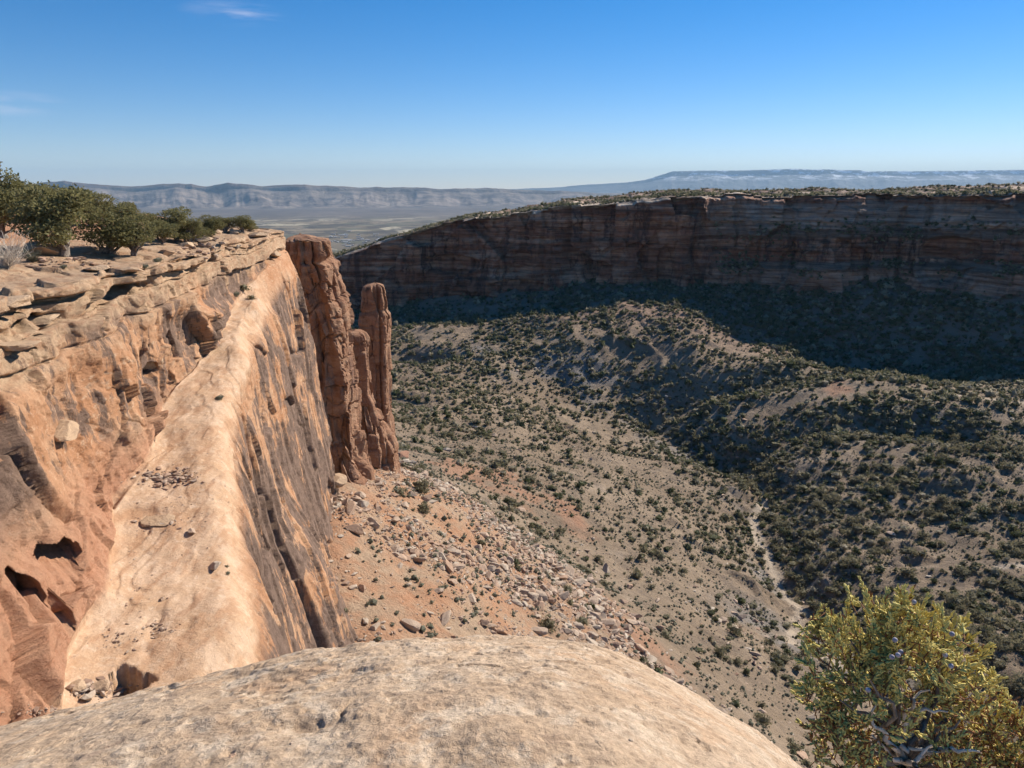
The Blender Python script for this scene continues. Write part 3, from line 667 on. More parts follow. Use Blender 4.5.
crk = sstep(.955, .995, ridged(X / .9 + .2 * fbm(X / .2, Y / .2, 5, 3), Y / .7, 31, 1)) * sstep(.12, .3, fbm(X / .7, Y / .6, 33, 2)); dt -= .02 * crk
dt += .0035 * fbm(X / .045, Y / .05, 9, 3)
Zd = Zd + dt - .02
me = mesh_np('slickrock_ground', np.stack([X, Y, Zd], 2).reshape(-1, 3), grid_faces(len(x), len(y)), [M_DOME])
tag(obj('slickrock_ground', me), kind='structure')
def domez(px_, py_): return float(Zd[np.argmin(np.abs(x - px_)), np.argmin(np.abs(y - py_))])

# ------------------------------------------------------------------ spires and buttresses at the end of the cliff
def column(name, secs, d, thick, seed, label=None, cat=None, kind=None, mat=None, amp=1.0, nexp=5.5, lean=0.0, foot=8.0):
    """a standing rock: for each row of the outline its left and right edge at depth d; thick = depth / width"""
    secs = np.array(secs, float)
    L = np.array([P(a, p, d) for p, a, b in secs]); Rt = np.array([P(b, p, d) for p, a, b in secs])
    zs = L[:, 2]; xl = L[:, 0]; xr = Rt[:, 0]
    zs = np.append(zs, zs[-1] - foot); xl = np.append(xl, xl[-1] - 1); xr = np.append(xr, xr[-1] + 1)
    nz, na = max(60, int((zs[0] - zs[-1]) / .22)), 150
    z = np.linspace(zs[0], zs[-1], nz)
    x0 = np.interp(-z, -zs, xl); x1 = np.interp(-z, -zs, xr)
    cxm = (x0 + x1) / 2; hw = (x1 - x0) / 2
    dome = np.sqrt(np.clip(1 - (1 - np.clip((zs[0] - z) / (hw.max() * .22), 0, 1)) ** 2, 0.02, 1)); hw = hw * dome
    wmean = np.mean((x1 - x0) / 2)
    an = np.linspace(0, 2 * np.pi, na, endpoint=False)
    cs, sn_ = np.cos(an), np.sin(an); rad = 1 / (np.abs(cs) ** nexp + np.abs(sn_) ** nexp) ** (1 / nexp)
    Xc = cxm[:, None] + hw[:, None] * cs * rad; hy = (hw * .4 + wmean * .6 * dome) * thick
    Yc = d + wmean * thick * .8 + hy[:, None] * sn_ * rad + lean * (z[:, None] - zs[-1]); Zc = z[:, None] + 0 * Xc
    o = seed * 13.1
    dirx = cs[None, :]; diry = sn_[None, :]
    laz = Zc + 1.2 * fbm(Xc / 6, Yc / 6, o, 2)
    lw = laz / 3.1 + .8 * fbm(Xc / 5, Yc / 5, laz / 7 + o, 3)
    nl = .45 * (hsh(np.floor(lw).astype(int), seed) - .5) - .35 * sstep(.12, .0, np.abs(lw - np.round(lw))) * (hsh(np.round(lw).astype(int), seed + 9) > .45)
    aa = (an[None, :] * (wmean + 1.2) + 0 * Zc)
    q1, w1 = facet(aa / 2.9 + o, Zc / 9.0, seed * 7, 1.3, .1); q2, w2 = facet(aa / 1.3 + o, Zc / 3.2, seed * 7 + 3, 1.3, .1)
    fct = q1 * 1.15 + q2 * .26 - .35 * sstep(.03, 0, w1) + .12 * fbm(Xc / .7, Yc / .7, Zc / .9, 3)
    seamw = sstep(0, .35, np.minimum(an, 2 * np.pi - an))[None, :]; fct = fct * seamw
    dsp = amp * (.8 * fbm(Xc / 4 + o, Yc / 4, Zc / 9, 3) + fct + nl * .8 - 1.1 * sstep(.6, .85, ridged(Xc / 4 + o, Yc / 4, Zc / 30, 2))) * np.clip(dome, .3, 1)[:, None]
    V = np.stack([Xc + dirx * dsp, Yc + diry * dsp, Zc], 2)
    V = np.concatenate([V, V[:, :1]], 1)
    F = grid_faces(nz, na + 1)
    capc = V[0].mean(0); Vf = np.concatenate([V.reshape(-1, 3), (capc + [0, 0, .25])[None]])
    ci = len(Vf) - 1; tri = np.stack([np.full(na, ci), np.arange(na), np.arange(na) + 1, np.full(na, ci)], 1)
    F = np.concatenate([F, tri[:, [0, 1, 2, 2]]]) if False else F
    base = np.array([cxm[-1], d + wmean * thick * .8, zs[-1]])
    me = mesh_np(name, Vf - base, F, [mat or M_SPIRE], smooth=False)
    import bmesh as _b
    bm = _b.new(); bm.from_mesh(me); bm.verts.ensure_lookup_table()
    for i in range(na):
        bm.faces.new((bm.verts[ci], bm.verts[i], bm.verts[i + 1])).smooth = False
    _b.ops.remove_doubles(bm, verts=bm.verts[:], dist=.002); bm.to_mesh(me); bm.free()
    o_ = obj(name, me, loc=tuple(base))
    tag(o_, label, cat, kind=kind)
    return o_
column('rock_fin', [(236, 281, 304), (240, 281, 309), (241, 281, 322), (256, 281, 324), (263, 281, 322), (266, 282, 327), (280, 288, 330), (300, 290, 334), (330, 296, 341), (365, 303, 346), (400, 310, 348), (440, 316, 351), (485, 320, 360)], 123, 1.6, 1,
       'tall narrow brown rock fin standing against the end of the left cliff', 'rock fin', amp=1.35)
column('rock_spire', [(284, 367, 378), (287, 363, 382), (293, 361, 384), (303, 360, 386), (312, 360, 385), (316, 358, 388), (330, 358, 387), (350, 358, 386), (370, 361, 386), (400, 363, 388), (430, 366, 391), (470, 367, 394)], 150, 1.0, 2,
       'free standing sandstone spire with a rounded cap, furthest right of the pinnacles', 'rock spire', amp=.7)
column('rock_pillar', [(332, 345, 361), (342, 343, 366), (365, 344, 368), (395, 345, 370), (415, 347, 373), (440, 350, 377), (480, 350, 380)], 140, 1.0, 3,
       'knobby lit pillar wedged between the tall fin and the free standing spire', 'rock spire', amp=.9)
column('rock_pillar', [(412, 360, 373), (430, 357, 386), (450, 357, 393), (475, 356, 396)], 143, .9, 4, 'squat rounded buttress rock at the foot of the free standing spire', 'rock spire', amp=.7)
column('rock_pillar', [(352, 357, 366), (366, 355, 367), (395, 356, 368)], 139, .8, 8, 'small knob of rock perched beside the spire shaft', 'rock spire', amp=.5, foot=2)
column('rock_pillar', [(425, 338, 352), (450, 334, 362), (488, 332, 368)], 130, .9, 5, 'low lumpy buttress rock at the foot of the tall fin', 'rock spire', amp=.7)
bpy.context.view_layer.update()
DG = bpy.context.evaluated_depsgraph_get()
def cast(px, py):
    d = Vector(pix_dir(px, py)).normalized()
    ok, loc, nor, _, o, _ = scene.ray_cast(DG, Vector((0, 0, 0)), d, distance=5000)
    return (np.array(loc), np.array(nor), o.name) if ok else (None, None, None)

# ------------------------------------------------------------------ loose rocks
import bmesh
def ico(sub):
    bm = bmesh.new(); bmesh.ops.create_icosphere(bm, subdivisions=sub, radius=1.0)
    V = np.array([v.co[:] for v in bm.verts]); F = np.array([[v.index for v in f.verts] for f in bm.faces]); bm.free(); return V, F
ICO1, ICO2, ICO3, ICO4 = ico(1), ico(2), ico(3), ico(4)
def rock_arr(base, size, rng, planes=13, rough=.06, cut=.38):
    V, F = base; V = V.copy()
    for _ in range(planes):
        nn = rng.normal(size=3); nn /= np.linalg.norm(nn); dd = rng.uniform(cut, .85)
        e = np.maximum(0, V @ nn - dd); V -= e[:, None] * nn
    V += V * (rough * fbm(V[:, 0] * 2.2 + rng.uniform(0, 40), V[:, 1] * 2.2, V[:, 2] * 2.2, 4))[:, None]
    V = V * size
    V[:, 2] -= V[:, 2].min() * .72
    return V, F
def place_rock(name, px, py, size_px, mat, label, group=None, flat=.5, rot=None, cat='boulder', sub=ICO4, elong=1.3, rough=.1, sink=0.0, upright=False):
    loc, nor, _ = cast(px, py)
    if loc is None: return None
    dist = np.dot(loc, [0, math.cos(PITCH), -math.sin(PITCH)])
    s = size_px / F_PX * dist / 2
    rng = np.random.default_rng(int(px * 131 + py * 17))
    V, F = rock_arr(sub, np.array([s * (1 if not upright else .35), s * elong * .8, s * flat]), rng, rough=rough)
    me = mesh_np(name, V, F, [mat], smooth=False)
    o = obj(name, me, loc=(loc[0], loc[1], loc[2] - sink * s)); o.rotation_euler = (rng.uniform(-.12, .12), rng.uniform(-.12, .12), rng.uniform(-.6, .6) if rot is None else rot)
    return tag(o, label, cat, group)
# rim slabs
RIM = [(12, 302, 60, .22, 'broad cream slab on the cliff edge at the far left'), (45, 318, 46, .20, 'second cream ledge slab below the broad one at the far left'),
       (14, 345, 54, .22, 'lowest cream slab of the stepped ledges at the far left'), (40, 253, 36, .5, 'grey weathered boulder under the big rim juniper'),
       (165, 255, 22, .4, 'pale rounded block on the rim below the middle junipers'), (186, 248, 26, .4, 'cream block standing on the rim edge beside the dark trees'),
       (205, 242, 20, .45, 'small square block on the rim near the row of junipers'), (213, 233, 16, .5, 'rounded boulder under the last clump of rim trees'),
       (234, 233, 17, .4, 'pale flat boulder near the far end of the rim'), (256, 236, 22, .3, 'wide flat slab at the tip of the rim'),
       (275, 256, 20, .6, 'overhanging block jutting from the rim tip above the red face'), (150, 366, 26, .8, 'fallen block resting in the notch of the varnished wall'),
       (60, 436, 42, .55, 'rounded layered boulder wedged in the wall above the cave'), (100, 268, 30, .2, 'thin cream plate on the rim in front of the tallest junipers'),
       (130, 270, 26, .22, 'low cream plate on the rim edge right of the tallest junipers')]
for a, b, s, fl, lab in RIM: place_rock('boulder', a, b, s, M_CREAMROCK, lab, 'blocks along the cliff rim', fl, sink=.1)
place_rock('boulder', 402, 458, 20, M_REDROCK, 'dark red slab leaning at the right foot of the free standing spire', None, .45)
place_rock('boulder', 336, 484, 22, M_CREAMROCK, 'rounded tan boulder at the foot of the cliff beside the talus', None, .7)
# bench: single stones
for a, b, s, fl, up_, lab in [(215, 567, 19, .35, 0, 'pale flat stone lying alone on the tan bench'), (192, 533, 11, .6, 0, 'small brown stone right of the shelf of broken rock on the bench'),
        (162, 600, 6, .6, 0, 'tiny dark stone on the lower bench'), (100, 692, 26, .45, 0, 'pale broken block beside the dark hollow at the near end of the bench'),
        (78, 690, 22, .4, 0, 'tilted brown slab at the lower left end of the bench'), (158, 522, 34, .18, 0, 'thin cracked ledge of dark rock on the middle bench'),
        (88, 700, 15, .5, 0, 'small cream block between the tilted slabs at the near end of the bench')]:
    place_rock('stone', a, b, s, M_TALROCK if s < 20 else M_CREAMROCK, lab, 'stones on the bench', fl, cat='stone', sub=ICO3)
def merge(protos, pick, loc, scl, rotz, tone=None, extra=None):
    Vs, Fs, Ts = [], [], []; off = 0
    for k, (V, F) in enumerate(protos):
        sel = np.where(pick == k)[0]
        if not len(sel): continue
        c, s = np.cos(rotz[sel])[:, None], np.sin(rotz[sel])[:, None]
        S3 = scl[sel]; vx = V[None, :, 0] * S3[:, 0:1]; vy = V[None, :, 1] * S3[:, 1:2]; vz = V[None, :, 2] * S3[:, 2:3]
        W = np.stack([vx * c - vy * s + loc[sel, 0:1], vx * s + vy * c + loc[sel, 1:2], vz + loc[sel, 2:3]], 2)
        nV = len(V); Fs.append((F[None] + (np.arange(len(sel)) * nV)[:, None, None] + off).reshape(-1, F.shape[1])); Vs.append(W.reshape(-1, 3)); off += nV * len(sel)
        if tone is not None: Ts.append(np.repeat(tone[sel], nV))
    return np.concatenate(Vs), np.concatenate(Fs), (np.concatenate(Ts) if tone is not None else None)
rp1 = [rock_arr(ICO1, np.array([1, .7, .6]), np.random.default_rng(k), 6, .12, .3) for k in range(8)]
rp3 = [rock_arr(ICO3, np.array([1, .7, .55]), np.random.default_rng(100 + k), 14, .07, .34) for k in range(10)]
# talus scatter (candidates)
def scatter(nc, x0, x1, y0, y1, dens):
    xs = RNG.uniform(x0, x1, nc); ys = RNG.uniform(y0, y1, nc); k = RNG.random(nc) < dens(xs, ys); return xs[k], ys[k]
TALV = lambda xs, ys: gsample(tal, xs, ys)
xs, ys = scatter(190000, -35, 90, 35, 230, lambda a, b: np.clip(TALV(a, b), 0.03, 1) * np.clip(.30 + .9 * fbm(a / 16, b / 12, 31, 4), .04, 1))
sz = .16 * (1 / np.clip(RNG.random(len(xs)), .004, 1)) ** .52; sz = np.clip(sz, .15, 1.5) * (1 + .5 * sstep(0, 30, xs + 5))
xs2, ys2 = scatter(26000, -60, 330, 200, 560, lambda a, b: .05 + .3 * (gsample(gray, a, b)) + .08 * (gsample(dw, a, b) < 30))
sz2 = np.clip(.3 * (1 / np.clip(RNG.random(len(xs2)), .01, 1)) ** .45, .3, 2.2)
xs = np.append(xs, xs2); ys = np.append(ys, ys2); sz = np.append(sz, sz2)
zs = ground(xs, ys); rloc = np.stack([xs, ys, zs - sz * .1], 1)
def visible(p, eps=1.5):
    v = Vector(p); L = v.length; ok, loc, *_ = scene.ray_cast(DG, Vector((0, 0, 0)), v / L, distance=L - eps); return not ok
def split_big(loc, size, want, lift):
    ppx, ppy, dep_ = project(loc); infr = (ppx > 0) & (ppx < 1024) & (ppy > 150) & (ppy < 768) & (dep_ > 1)
    order = np.argsort(-(size / dep_) * infr); big = []
    for i in order[:want * 6]:
        if len(big) >= want: break
        if infr[i] and visible(loc[i] + [0, 0, lift * size[i]]): big.append(i)
    mask = np.zeros(len(size), bool); mask[big] = True; return mask
big = split_big(rloc, sz, 290, .6)
rmesh = [mesh_np('talus_boulder', V, F, [M_TALROCK], smooth=False) for V, F in rp3]
for i in np.where(big)[0]:
    o = obj('talus_boulder', rmesh[i % len(rmesh)], loc=tuple(rloc[i])); s = float(sz[i]); o.scale = (s * RNG.uniform(.9, 1.5), s, s * RNG.uniform(.6, 1.1))
    o.rotation_euler = (RNG.uniform(-.4, .4), RNG.uniform(-.4, .4), RNG.uniform(0, 6.28))
    if xs[i] - np.interp(ys[i], [37, 107, 150], [-9, -27, -20]) < 22 and ys[i] < 170: lb = 'angular tan boulder high on the orange talus under the left cliff'
    elif tal[np.argmin(abs(gx - xs[i])), np.argmin(abs(gy - ys[i]))] > .3: lb = 'pale angular boulder on the lower talus among the shrubs'
    else: lb = 'grey boulder lying on the open canyon slope beyond the talus'
    tag(o, lb, 'boulder', 'boulders scattered below the cliff')
sm = ~big; k = int(sm.sum())
V, F, T = merge(rp1, RNG.integers(0, 8, k), rloc[sm], sz[sm][:, None] * RNG.uniform(.7, 1.4, (k, 3)) * [1.15, 1, .9], RNG.uniform(0, 6.28, k), RNG.random(k))
me = mesh_np('rubble', V, F, [M_RUBBLE], smooth=False, attrs={'tone': T})
tag(obj('rubble', me), 'pale broken rubble spread over the talus and slopes below the cliff', 'rubble', kind='stuff')
# rubble patches on the bench
bl, bs = [], []
for (a, b, sxp, syp, cnt, smin, smax) in [(168, 478, 26, 7, 230, .05, .30), (160, 522, 22, 6, 80, .05, .22), (120, 640, 26, 10, 60, .03, .14), (160, 628, 16, 5, 50, .04, .18), (170, 505, 45, 30, 90, .03, .09),
                                         (200, 470, 50, 45, 60, .03, .08), (100, 690, 34, 9, 110, .05, .3), (140, 600, 40, 60, 70, .03, .1), (45, 712, 30, 6, 50, .04, .15), (60, 262, 60, 6, 60, .1, .4), (205, 250, 45, 9, 90, .1, .6)]:
    for _ in range(cnt):
        loc, nor, nm = cast(a + RNG.normal() * sxp * .55, b + RNG.normal() * syp * .55)
        if loc is None or not nm.startswith('cliff'): continue
        bl.append(loc); bs.append(smin + (smax - smin) * RNG.random() ** 3)
bl = np.array(bl); bs = np.array(bs); k = len(bl)
V, F, T = merge(rp1, RNG.integers(0, 8, k), bl, bs[:, None] * RNG.uniform(.7, 1.5, (k, 3)) * [1.2, 1, .8], RNG.uniform(0, 6.28, k), RNG.random(k) * .8)
tag(obj('gravel', mesh_np('gravel', V, F, [M_RUBBLE], smooth=False, attrs={'tone': T})), 'small broken stones strewn over the tan bench and rim', 'gravel', kind='stuff')

# ------------------------------------------------------------------ shrubs of the canyon
def shrub_arr(seed, ntri=70, tri=.34, blob=.74, squash=.8):
    r = np.random.default_rng(seed); V, F = ICO1; V = V.copy()
    V = V * (1 + .35 * r.normal(size=(len(V), 1)).clip(-1.2, 1.2)) * blob; V[:, 2] = V[:, 2] * squash + .55
    Vs = [V]; Fs = [F]; off = len(V)
    cc = r.normal(size=(9, 3)); cc /= np.linalg.norm(cc, axis=1, keepdims=True); cc *= r.uniform(.45, .75, (9, 1))
    ctr = cc[r.integers(0, 9, ntri)] + r.normal(size=(ntri, 3)) * .24
    ctr[:, 2] = ctr[:, 2] * squash + .6
    tv = ctr[:, None, :] + r.normal(size=(ntri, 3, 3)) * tri * .6
    Vs.append(tv.reshape(-1, 3)); Fs.append(np.arange(ntri * 3).reshape(-1, 3) + off)
    V = np.concatenate(Vs); V[:, 2] = np.maximum(V[:, 2], -.1)
    return V, np.concatenate(Fs)
sp_lo = [shrub_arr(k, 40, .36, .70) for k in range(8)]
sp_mid = [shrub_arr(k + 20, 120, .22, .66) for k in range(8)]
sp_hi = [shrub_arr(k + 40, 420, .14, .58) for k in range(6)]
side = lambda a, b: sstep(-6, 14, a - np.interp(b, [150, 242, 300, 331, 380, 450, 520], [90, 105, 108, 118, 112, 97, 200]))     # right of the wash
def dens(a, b):
    nn = fbm(a / 55, b / 45, 41, 4); n2 = fbm(a / 16, b / 16, 43, 3)
    d = .30 + .70 * nn + .62 * n2 + .35 * sstep(430, 460, b) * sstep(100, 130, a)
    wd = side(a, b) * sstep(440, 400, b)
    d = d + wd * (.44 + .6 * nn) + .22 * sstep(420, 470, b) + .5 * (gsample(dw3, a, b) < 26) + .5 * (gsample(dw2, a, b) < 26) + .35 * ((gsample(dw, a, b) < 26) & (b > 380))
    d = d * (1 - .42 * sstep(320, 220, b) * (1 - side(a, b))) - .3 * gsample(tal, a, b)
    d = d * (1 - .85 * np.clip(gsample(sand, a, b), 0, 1)) * (1 - .5 * gsample(redp, a, b))
    ppx, ppy, _ = project(np.stack([a, b, ground(a, b)], -1))
    d = d + .45 * np.exp(-(((ppx - 440) / 70) ** 2 + ((ppy - 405) / 22) ** 2))
    return np.clip(d, .012, 1)
xs, ys = scatter(92000, -170, 620, 60, 745, dens)
kk = (xs - np.interp(ys, [0, 37, 107, 160, 300], [-2, -9, -27, -22, -200])) > 3
xs, ys = xs[kk], ys[kk]; zs = ground(xs, ys)
sz = np.clip(np.exp(RNG.normal(.02, .48, len(xs))), .35, 2.7) * (.85 + .3 * sstep(-.2, .5, side(xs, ys) - .2) + .25 * sstep(400, 650, ys))
loc = np.stack([xs, ys, zs - .1], 1)
inv = (project(loc)[0] > -60) & (project(loc)[0] < 1100)
loc, sz, xs, ys = loc[inv], sz[inv], xs[inv], ys[inv]
print('shrubs', len(xs))
big = split_big(loc, sz, 270, .6)
shm = [mesh_np('canyon_shrub', V, F, [M_SCRUB], smooth=False) for V, F in sp_hi]
for i in np.where(big)[0]:
    o = obj('canyon_shrub', shm[i % len(shm)], loc=tuple(loc[i])); s = float(sz[i]); o.scale = (s * RNG.uniform(.9, 1.25), s, s * RNG.uniform(.75, 1.05)); o.rotation_euler = (0, 0, RNG.uniform(0, 6.28))
    if gsample(tal, xs[i:i + 1], ys[i:i + 1])[0] > .3: lb = 'low grey green shrub growing among the rocks of the talus'
    elif side(xs[i], ys[i]) > .5: lb = 'dark juniper of the thick woodland right of the sandy wash'
    else: lb = 'small dark juniper bush on the open slope left of the sandy wash'
    tag(o, lb, 'shrub', 'juniper bushes dotted over the canyon slopes')
sm = ~big; near = sm & (ys < 380); far = sm & (ys >= 380)
parts = []
for sel, pr in ((near, sp_mid), (far, sp_lo)):
    k = int(sel.sum()); V, F, T = merge(pr, RNG.integers(0, len(pr), k), loc[sel], sz[sel][:, None] * RNG.uniform(.85, 1.2, (k, 3)), RNG.uniform(0, 6.28, k), RNG.random(k)); parts.append((V, F, T))
V = np.concatenate([parts[0][0], parts[1][0]]); F = np.concatenate([parts[0][1], parts[1][1] + len(parts[0][0])])
tag(obj('scrub_woodland', mesh_np('scrub_woodland', V, F, [M_SCRUBD], smooth=False, attrs={'tone': np.concatenate([parts[0][2], parts[1][2]])})), 'scattered pinyon and juniper scrub covering the canyon floor', 'woodland', kind='stuff')
# low grass and brush tufts between the shrubs
xs, ys = scatter(110000, -60, 330, 60, 460, lambda a, b: np.clip(.28 + .5 * fbm(a / 12, b / 12, 61, 3), .03, .8) * (1 - np.clip(gsample(sand, a, b), 0, 1)) * sstep(480, 300, b))
kk = (xs - np.interp(ys, [0, 37, 107, 160, 300], [-2, -9, -27, -22, -200])) > 2; xs, ys = xs[kk], ys[kk]; k = len(xs)
s = RNG.uniform(.15, .55, k)
tp = [shrub_arr(k2 + 60, 14, .5) for k2 in range(5)]
V, F, T = merge(tp, RNG.integers(0, 5, k), np.stack([xs, ys, ground(xs, ys) - .02], 1), s[:, None] * RNG.uniform(.8, 1.3, (k, 3)), RNG.uniform(0, 6.28, k), RNG.random(k))
tag(obj('dry_brush', mesh_np('dry_brush', V, F, [M_SAGE], smooth=False)), 'dry grey brush and bunch grass between the junipers', 'brush', kind='stuff')
# far wall vegetation
nP = 11000; ii = RNG.integers(0, FARG.shape[0], nP * 3); pk = RNG.random(nP * 3)
jj = np.where(pk < .62, RNG.integers(3, len(kb) - 1, nP * 3), k0 + (np.clip(np.where(RNG.random(nP * 3) < .5, RNG.normal(.34, .06, nP * 3), RNG.normal(.67, .05, nP * 3)), 0, .98) * (nw - 1)).astype(int))
q = FARG[ii, jj]; cl = fbm(q[:, 0] / 26, q[:, 1] / 26, q[:, 2] / 9, 3)
ok = (cl > np.where(jj < k0, -.2, .02)) & ((jj < k0) | (right[ii] > .5))
ok &= (RNG.random(len(ok)) < .62)
# clear the bare lip of the rim a little
ok &= ~((jj < k0) & (-kb[np.minimum(jj, len(kb) - 1)] < 6) & (RNG.random(len(ok)) < .75))
q = q[ok]; k = len(q); s = RNG.uniform(.7, 2.0, k)
V, F, T = merge(sp_lo, RNG.integers(0, 8, k), q - [0, 0, .3], s[:, None] * RNG.uniform(.85, 1.25, (k, 3)), RNG.uniform(0, 6.28, k), RNG.random(k))
tag(obj('rim_woodland', mesh_np('rim_woodland', V, F, [M_SCRUBD], smooth=False, attrs={'tone': T})), 'far off juniper woodland along the top and ledges of the opposite canyon wall', 'woodland', kind='stuff')

# ------------------------------------------------------------------ rim junipers
def tube(pts, rad, ns=7):
    pts = np.array(pts, float); n = len(pts); V = []; 
    for i in range(n):
        t = pts[min(i + 1, n - 1)] - pts[max(i - 1, 0)]; t /= np.linalg.norm(t) + 1e-9
        a = np.cross(t, [0.3, .2, 1]) if abs(t[2]) < .95 else np.cross(t, [1, 0, 0]); a /= np.linalg.norm(a); b = np.cross(t, a)
        an = np.linspace(0, 2 * np.pi, ns, endpoint=False)
        V.append(pts[i] + rad[i] * (np.cos(an)[:, None] * a + np.sin(an)[:, None] * b))
    V = np.concatenate(V); F = []
    for i in range(n - 1):
        for j in range(ns): F.append((i * ns + j, i * ns + (j + 1) % ns, (i + 1) * ns + (j + 1) % ns, (i + 1) * ns + j))
    return V, np.array(F)
def cat_arr(lst):
    Vs, Fs, off = [], [], 0
    for V, F in lst: Vs.append(V); Fs.append(F + off); off += len(V)
    return np.concatenate(Vs), np.concatenate(Fs)
def wander(p, q, rng, n=7, amp=.12):
    p, q = np.array(p, float), np.array(q, float); L = np.linalg.norm(q - p)
    t = np.linspace(0, 1, n)[:, None]; off = np.cumsum(rng.normal(size=(n, 3)), 0) * L * amp / 3; off -= off[-1] * t; off[0] = 0
    return p + (q - p) * t + off
def juniper_proto(seed, nl=7000, h=4.0):
    r = np.random.default_rng(seed)
    lobes = []; nlb = 15
    for i in range(nlb):
        a = r.uniform(0, 6.28); rr = r.uniform(.2, 1.0) ** .6 * 1.45; zz = r.uniform(1.3, h - .6) if i else h - .7
        rr *= 1 - .45 * (zz / h) ** 2; lobes.append((np.array([rr * math.cos(a), rr * math.sin(a), zz]), r.uniform(.5, .9)))
    tr = [tube(wander((0, 0, -.2), (r.uniform(-.2, .2), r.uniform(-.2, .2), h * .6), r, 8, .1), np.linspace(.20, .07, 8), 8)]
    for c, rad in lobes:
        tr.append(tube(wander((0, 0, r.uniform(.1, c[2] * .5)), c + [0, 0, .1], r, 6, .15), np.linspace(.09, .02, 6), 5))
    tv = cat_arr(tr)
    w_ = np.array([l[1] ** 2 for l in lobes]); pick = r.choice(nlb, nl, p=w_ / w_.sum())
    d = r.normal(size=(nl, 3)); d /= np.linalg.norm(d, axis=1, keepdims=True)
    rad = np.array([l[1] for l in lobes])[pick][:, None] * r.uniform(.35, 1.08, (nl, 1)) ** .45
    ctr = np.array([l[0] for l in lobes])[pick] + d * rad * [1, 1, .72]
    ctr += .08 * r.normal(size=(nl, 3))
    ax = r.normal(size=(nl, 3)) + d * .8 + [0, 0, .5]; ax /= np.linalg.norm(ax, axis=1, keepdims=True)
    sd = np.cross(ax, r.normal(size=(nl, 3))); sd /= np.linalg.norm(sd, axis=1, keepdims=True)
    L = r.uniform(.07, .16, (nl, 1)); wdt = r.uniform(.025, .05, (nl, 1))
    V = np.stack([ctr - sd * wdt - ax * L * .4, ctr + sd * wdt - ax * L * .4, ctr + sd * wdt * .7 + ax * L * .6, ctr - sd * wdt * .7 + ax * L * .6], 1).reshape(-1, 3)
    return tv, (V, np.arange(nl * 4).reshape(-1, 4))
protos = []
for k in range(5):
    (tv, tf), (cv_, cf) = juniper_proto(200 + k)
    protos.append((mesh_np('trunk', tv, tf, [M_BARK]), mesh_np('crown', cv_, cf, [M_JUN], smooth=False)))
def add_juniper(i, loc, h, lab, wide=1.0, group='junipers on the left cliff rim'):
    tm, cm = protos[i % 5]
    e = bpy.data.objects.new('juniper_tree', None); COL.objects.link(e); e.location = tuple(loc); e.rotation_euler = (0, 0, i * 1.7); s = h / 4.2; e.scale = (s * wide, s * wide, s)
    tag(e, lab, 'tree', group); obj('trunk', tm, e); obj('crown', cm, e); return e
TREES = [(4, 238, 64, 1.1, 'tall juniper at the far left edge, its top highest above the horizon'),
         (-25, 232, 70, 1.2, 'dense juniper cut by the far left edge of the frame'),
         (28, 222, 36, 1.2, 'smaller juniper behind the gap between the two left trees'),
         (66, 256, 66, 1.15, 'largest rim juniper with bare grey limbs in its shaded side'),
         (50, 214, 26, 1.3, 'distant bushy juniper topping the rise behind the largest one'),
         (92, 226, 32, 1.3, 'round juniper just behind the largest rim tree'),
         (110, 254, 46, 1.3, 'wide dark juniper right of the largest rim tree'),
         (136, 256, 38, 1.15, 'low bushy juniper at the right end of the dense rim clump'),
         (150, 240, 26, 1.2, 'brownish juniper filling in behind the dense rim clump'),
         (122, 228, 24, 1.3, 'small juniper crown peeping over the dense clump'),
         (176, 242, 32, 1.2, 'solitary dark juniper standing right of the clump on the rim'),
         (190, 243, 24, 1.3, 'lower juniper leaning against the solitary dark one'),
         (214, 235, 19, 1.3, 'little juniper behind the square rim blocks'),
         (226, 233, 15, 1.4, 'bushy juniper second from the far end of the rim'),
         (163, 244, 22, 1.4, 'small juniper filling the gap left of the solitary dark one'), (202, 240, 18, 1.4, 'low juniper right of the solitary dark one'), (250, 231, 11, 1.4, 'tiny juniper on the bare tip of the rim'), (242, 232, 16, 1.4, 'last juniper before the bare tip of the rim'), (8, 216, 22, 1.3, 'low juniper on the red ground under the far left tree'), (74, 222, 30, 1.3, 'mid green juniper hidden partly behind the largest tree')]
for i, (a, b, hp, wd_, lab) in enumerate(TREES):
    loc_, nor_, nm = cast(max(a, 1), b)
    yy = b
    while (loc_ is None or loc_[1] > 135 or not nm.startswith(('cliff', 'boulder'))) and yy < 300:
        yy += 3; loc_, nor_, nm = cast(max(a, 1), yy)
    if a < 1: loc_ = loc_ + np.array([a / F_PX * loc_[1], 0, 0])
    dist = loc_[1]
    add_juniper(i, loc_ - [0, 0, .15], hp / F_PX * dist * 1.18, lab, wd_ * 1.12)
# a grey leafless bush at the left edge, sage tufts on the rim and bench
def twig_bush(name, loc, h, mat, lab, n=60, seed=1, group=None, cat='shrub', thick=.012):
    r = np.random.default_rng(seed); tr = []
    for i in range(n):
        a = r.uniform(0, 6.28); q = np.array([math.cos(a) * r.uniform(.2, .8), math.sin(a) * r.uniform(.2, .8), r.uniform(.4, 1)]) * h
        tr.append(tube(wander((0, 0, 0), q, r, 5, .3), np.linspace(thick, thick * .3, 5), 4))
    V, F = cat_arr(tr); return tag(obj(name, mesh_np(name, V, F, [mat]), loc=tuple(loc)), lab, cat, group)
for a, b, hp, mt, lab, sd in [(8, 268, 38, M_DEAD, 'bare grey leafless bush on the red ground at the left edge', 3), (33, 262, 14, M_SAGE, 'pale sage tuft beside the grey weathered boulder', 4)]:
    l_, _, _ = cast(a, b); twig_bush('dead_bush' if hp > 20 else 'sage_tuft', l_, hp / F_PX * l_[1], mt, lab, 160 if hp > 20 else 90, sd, thick=.02)
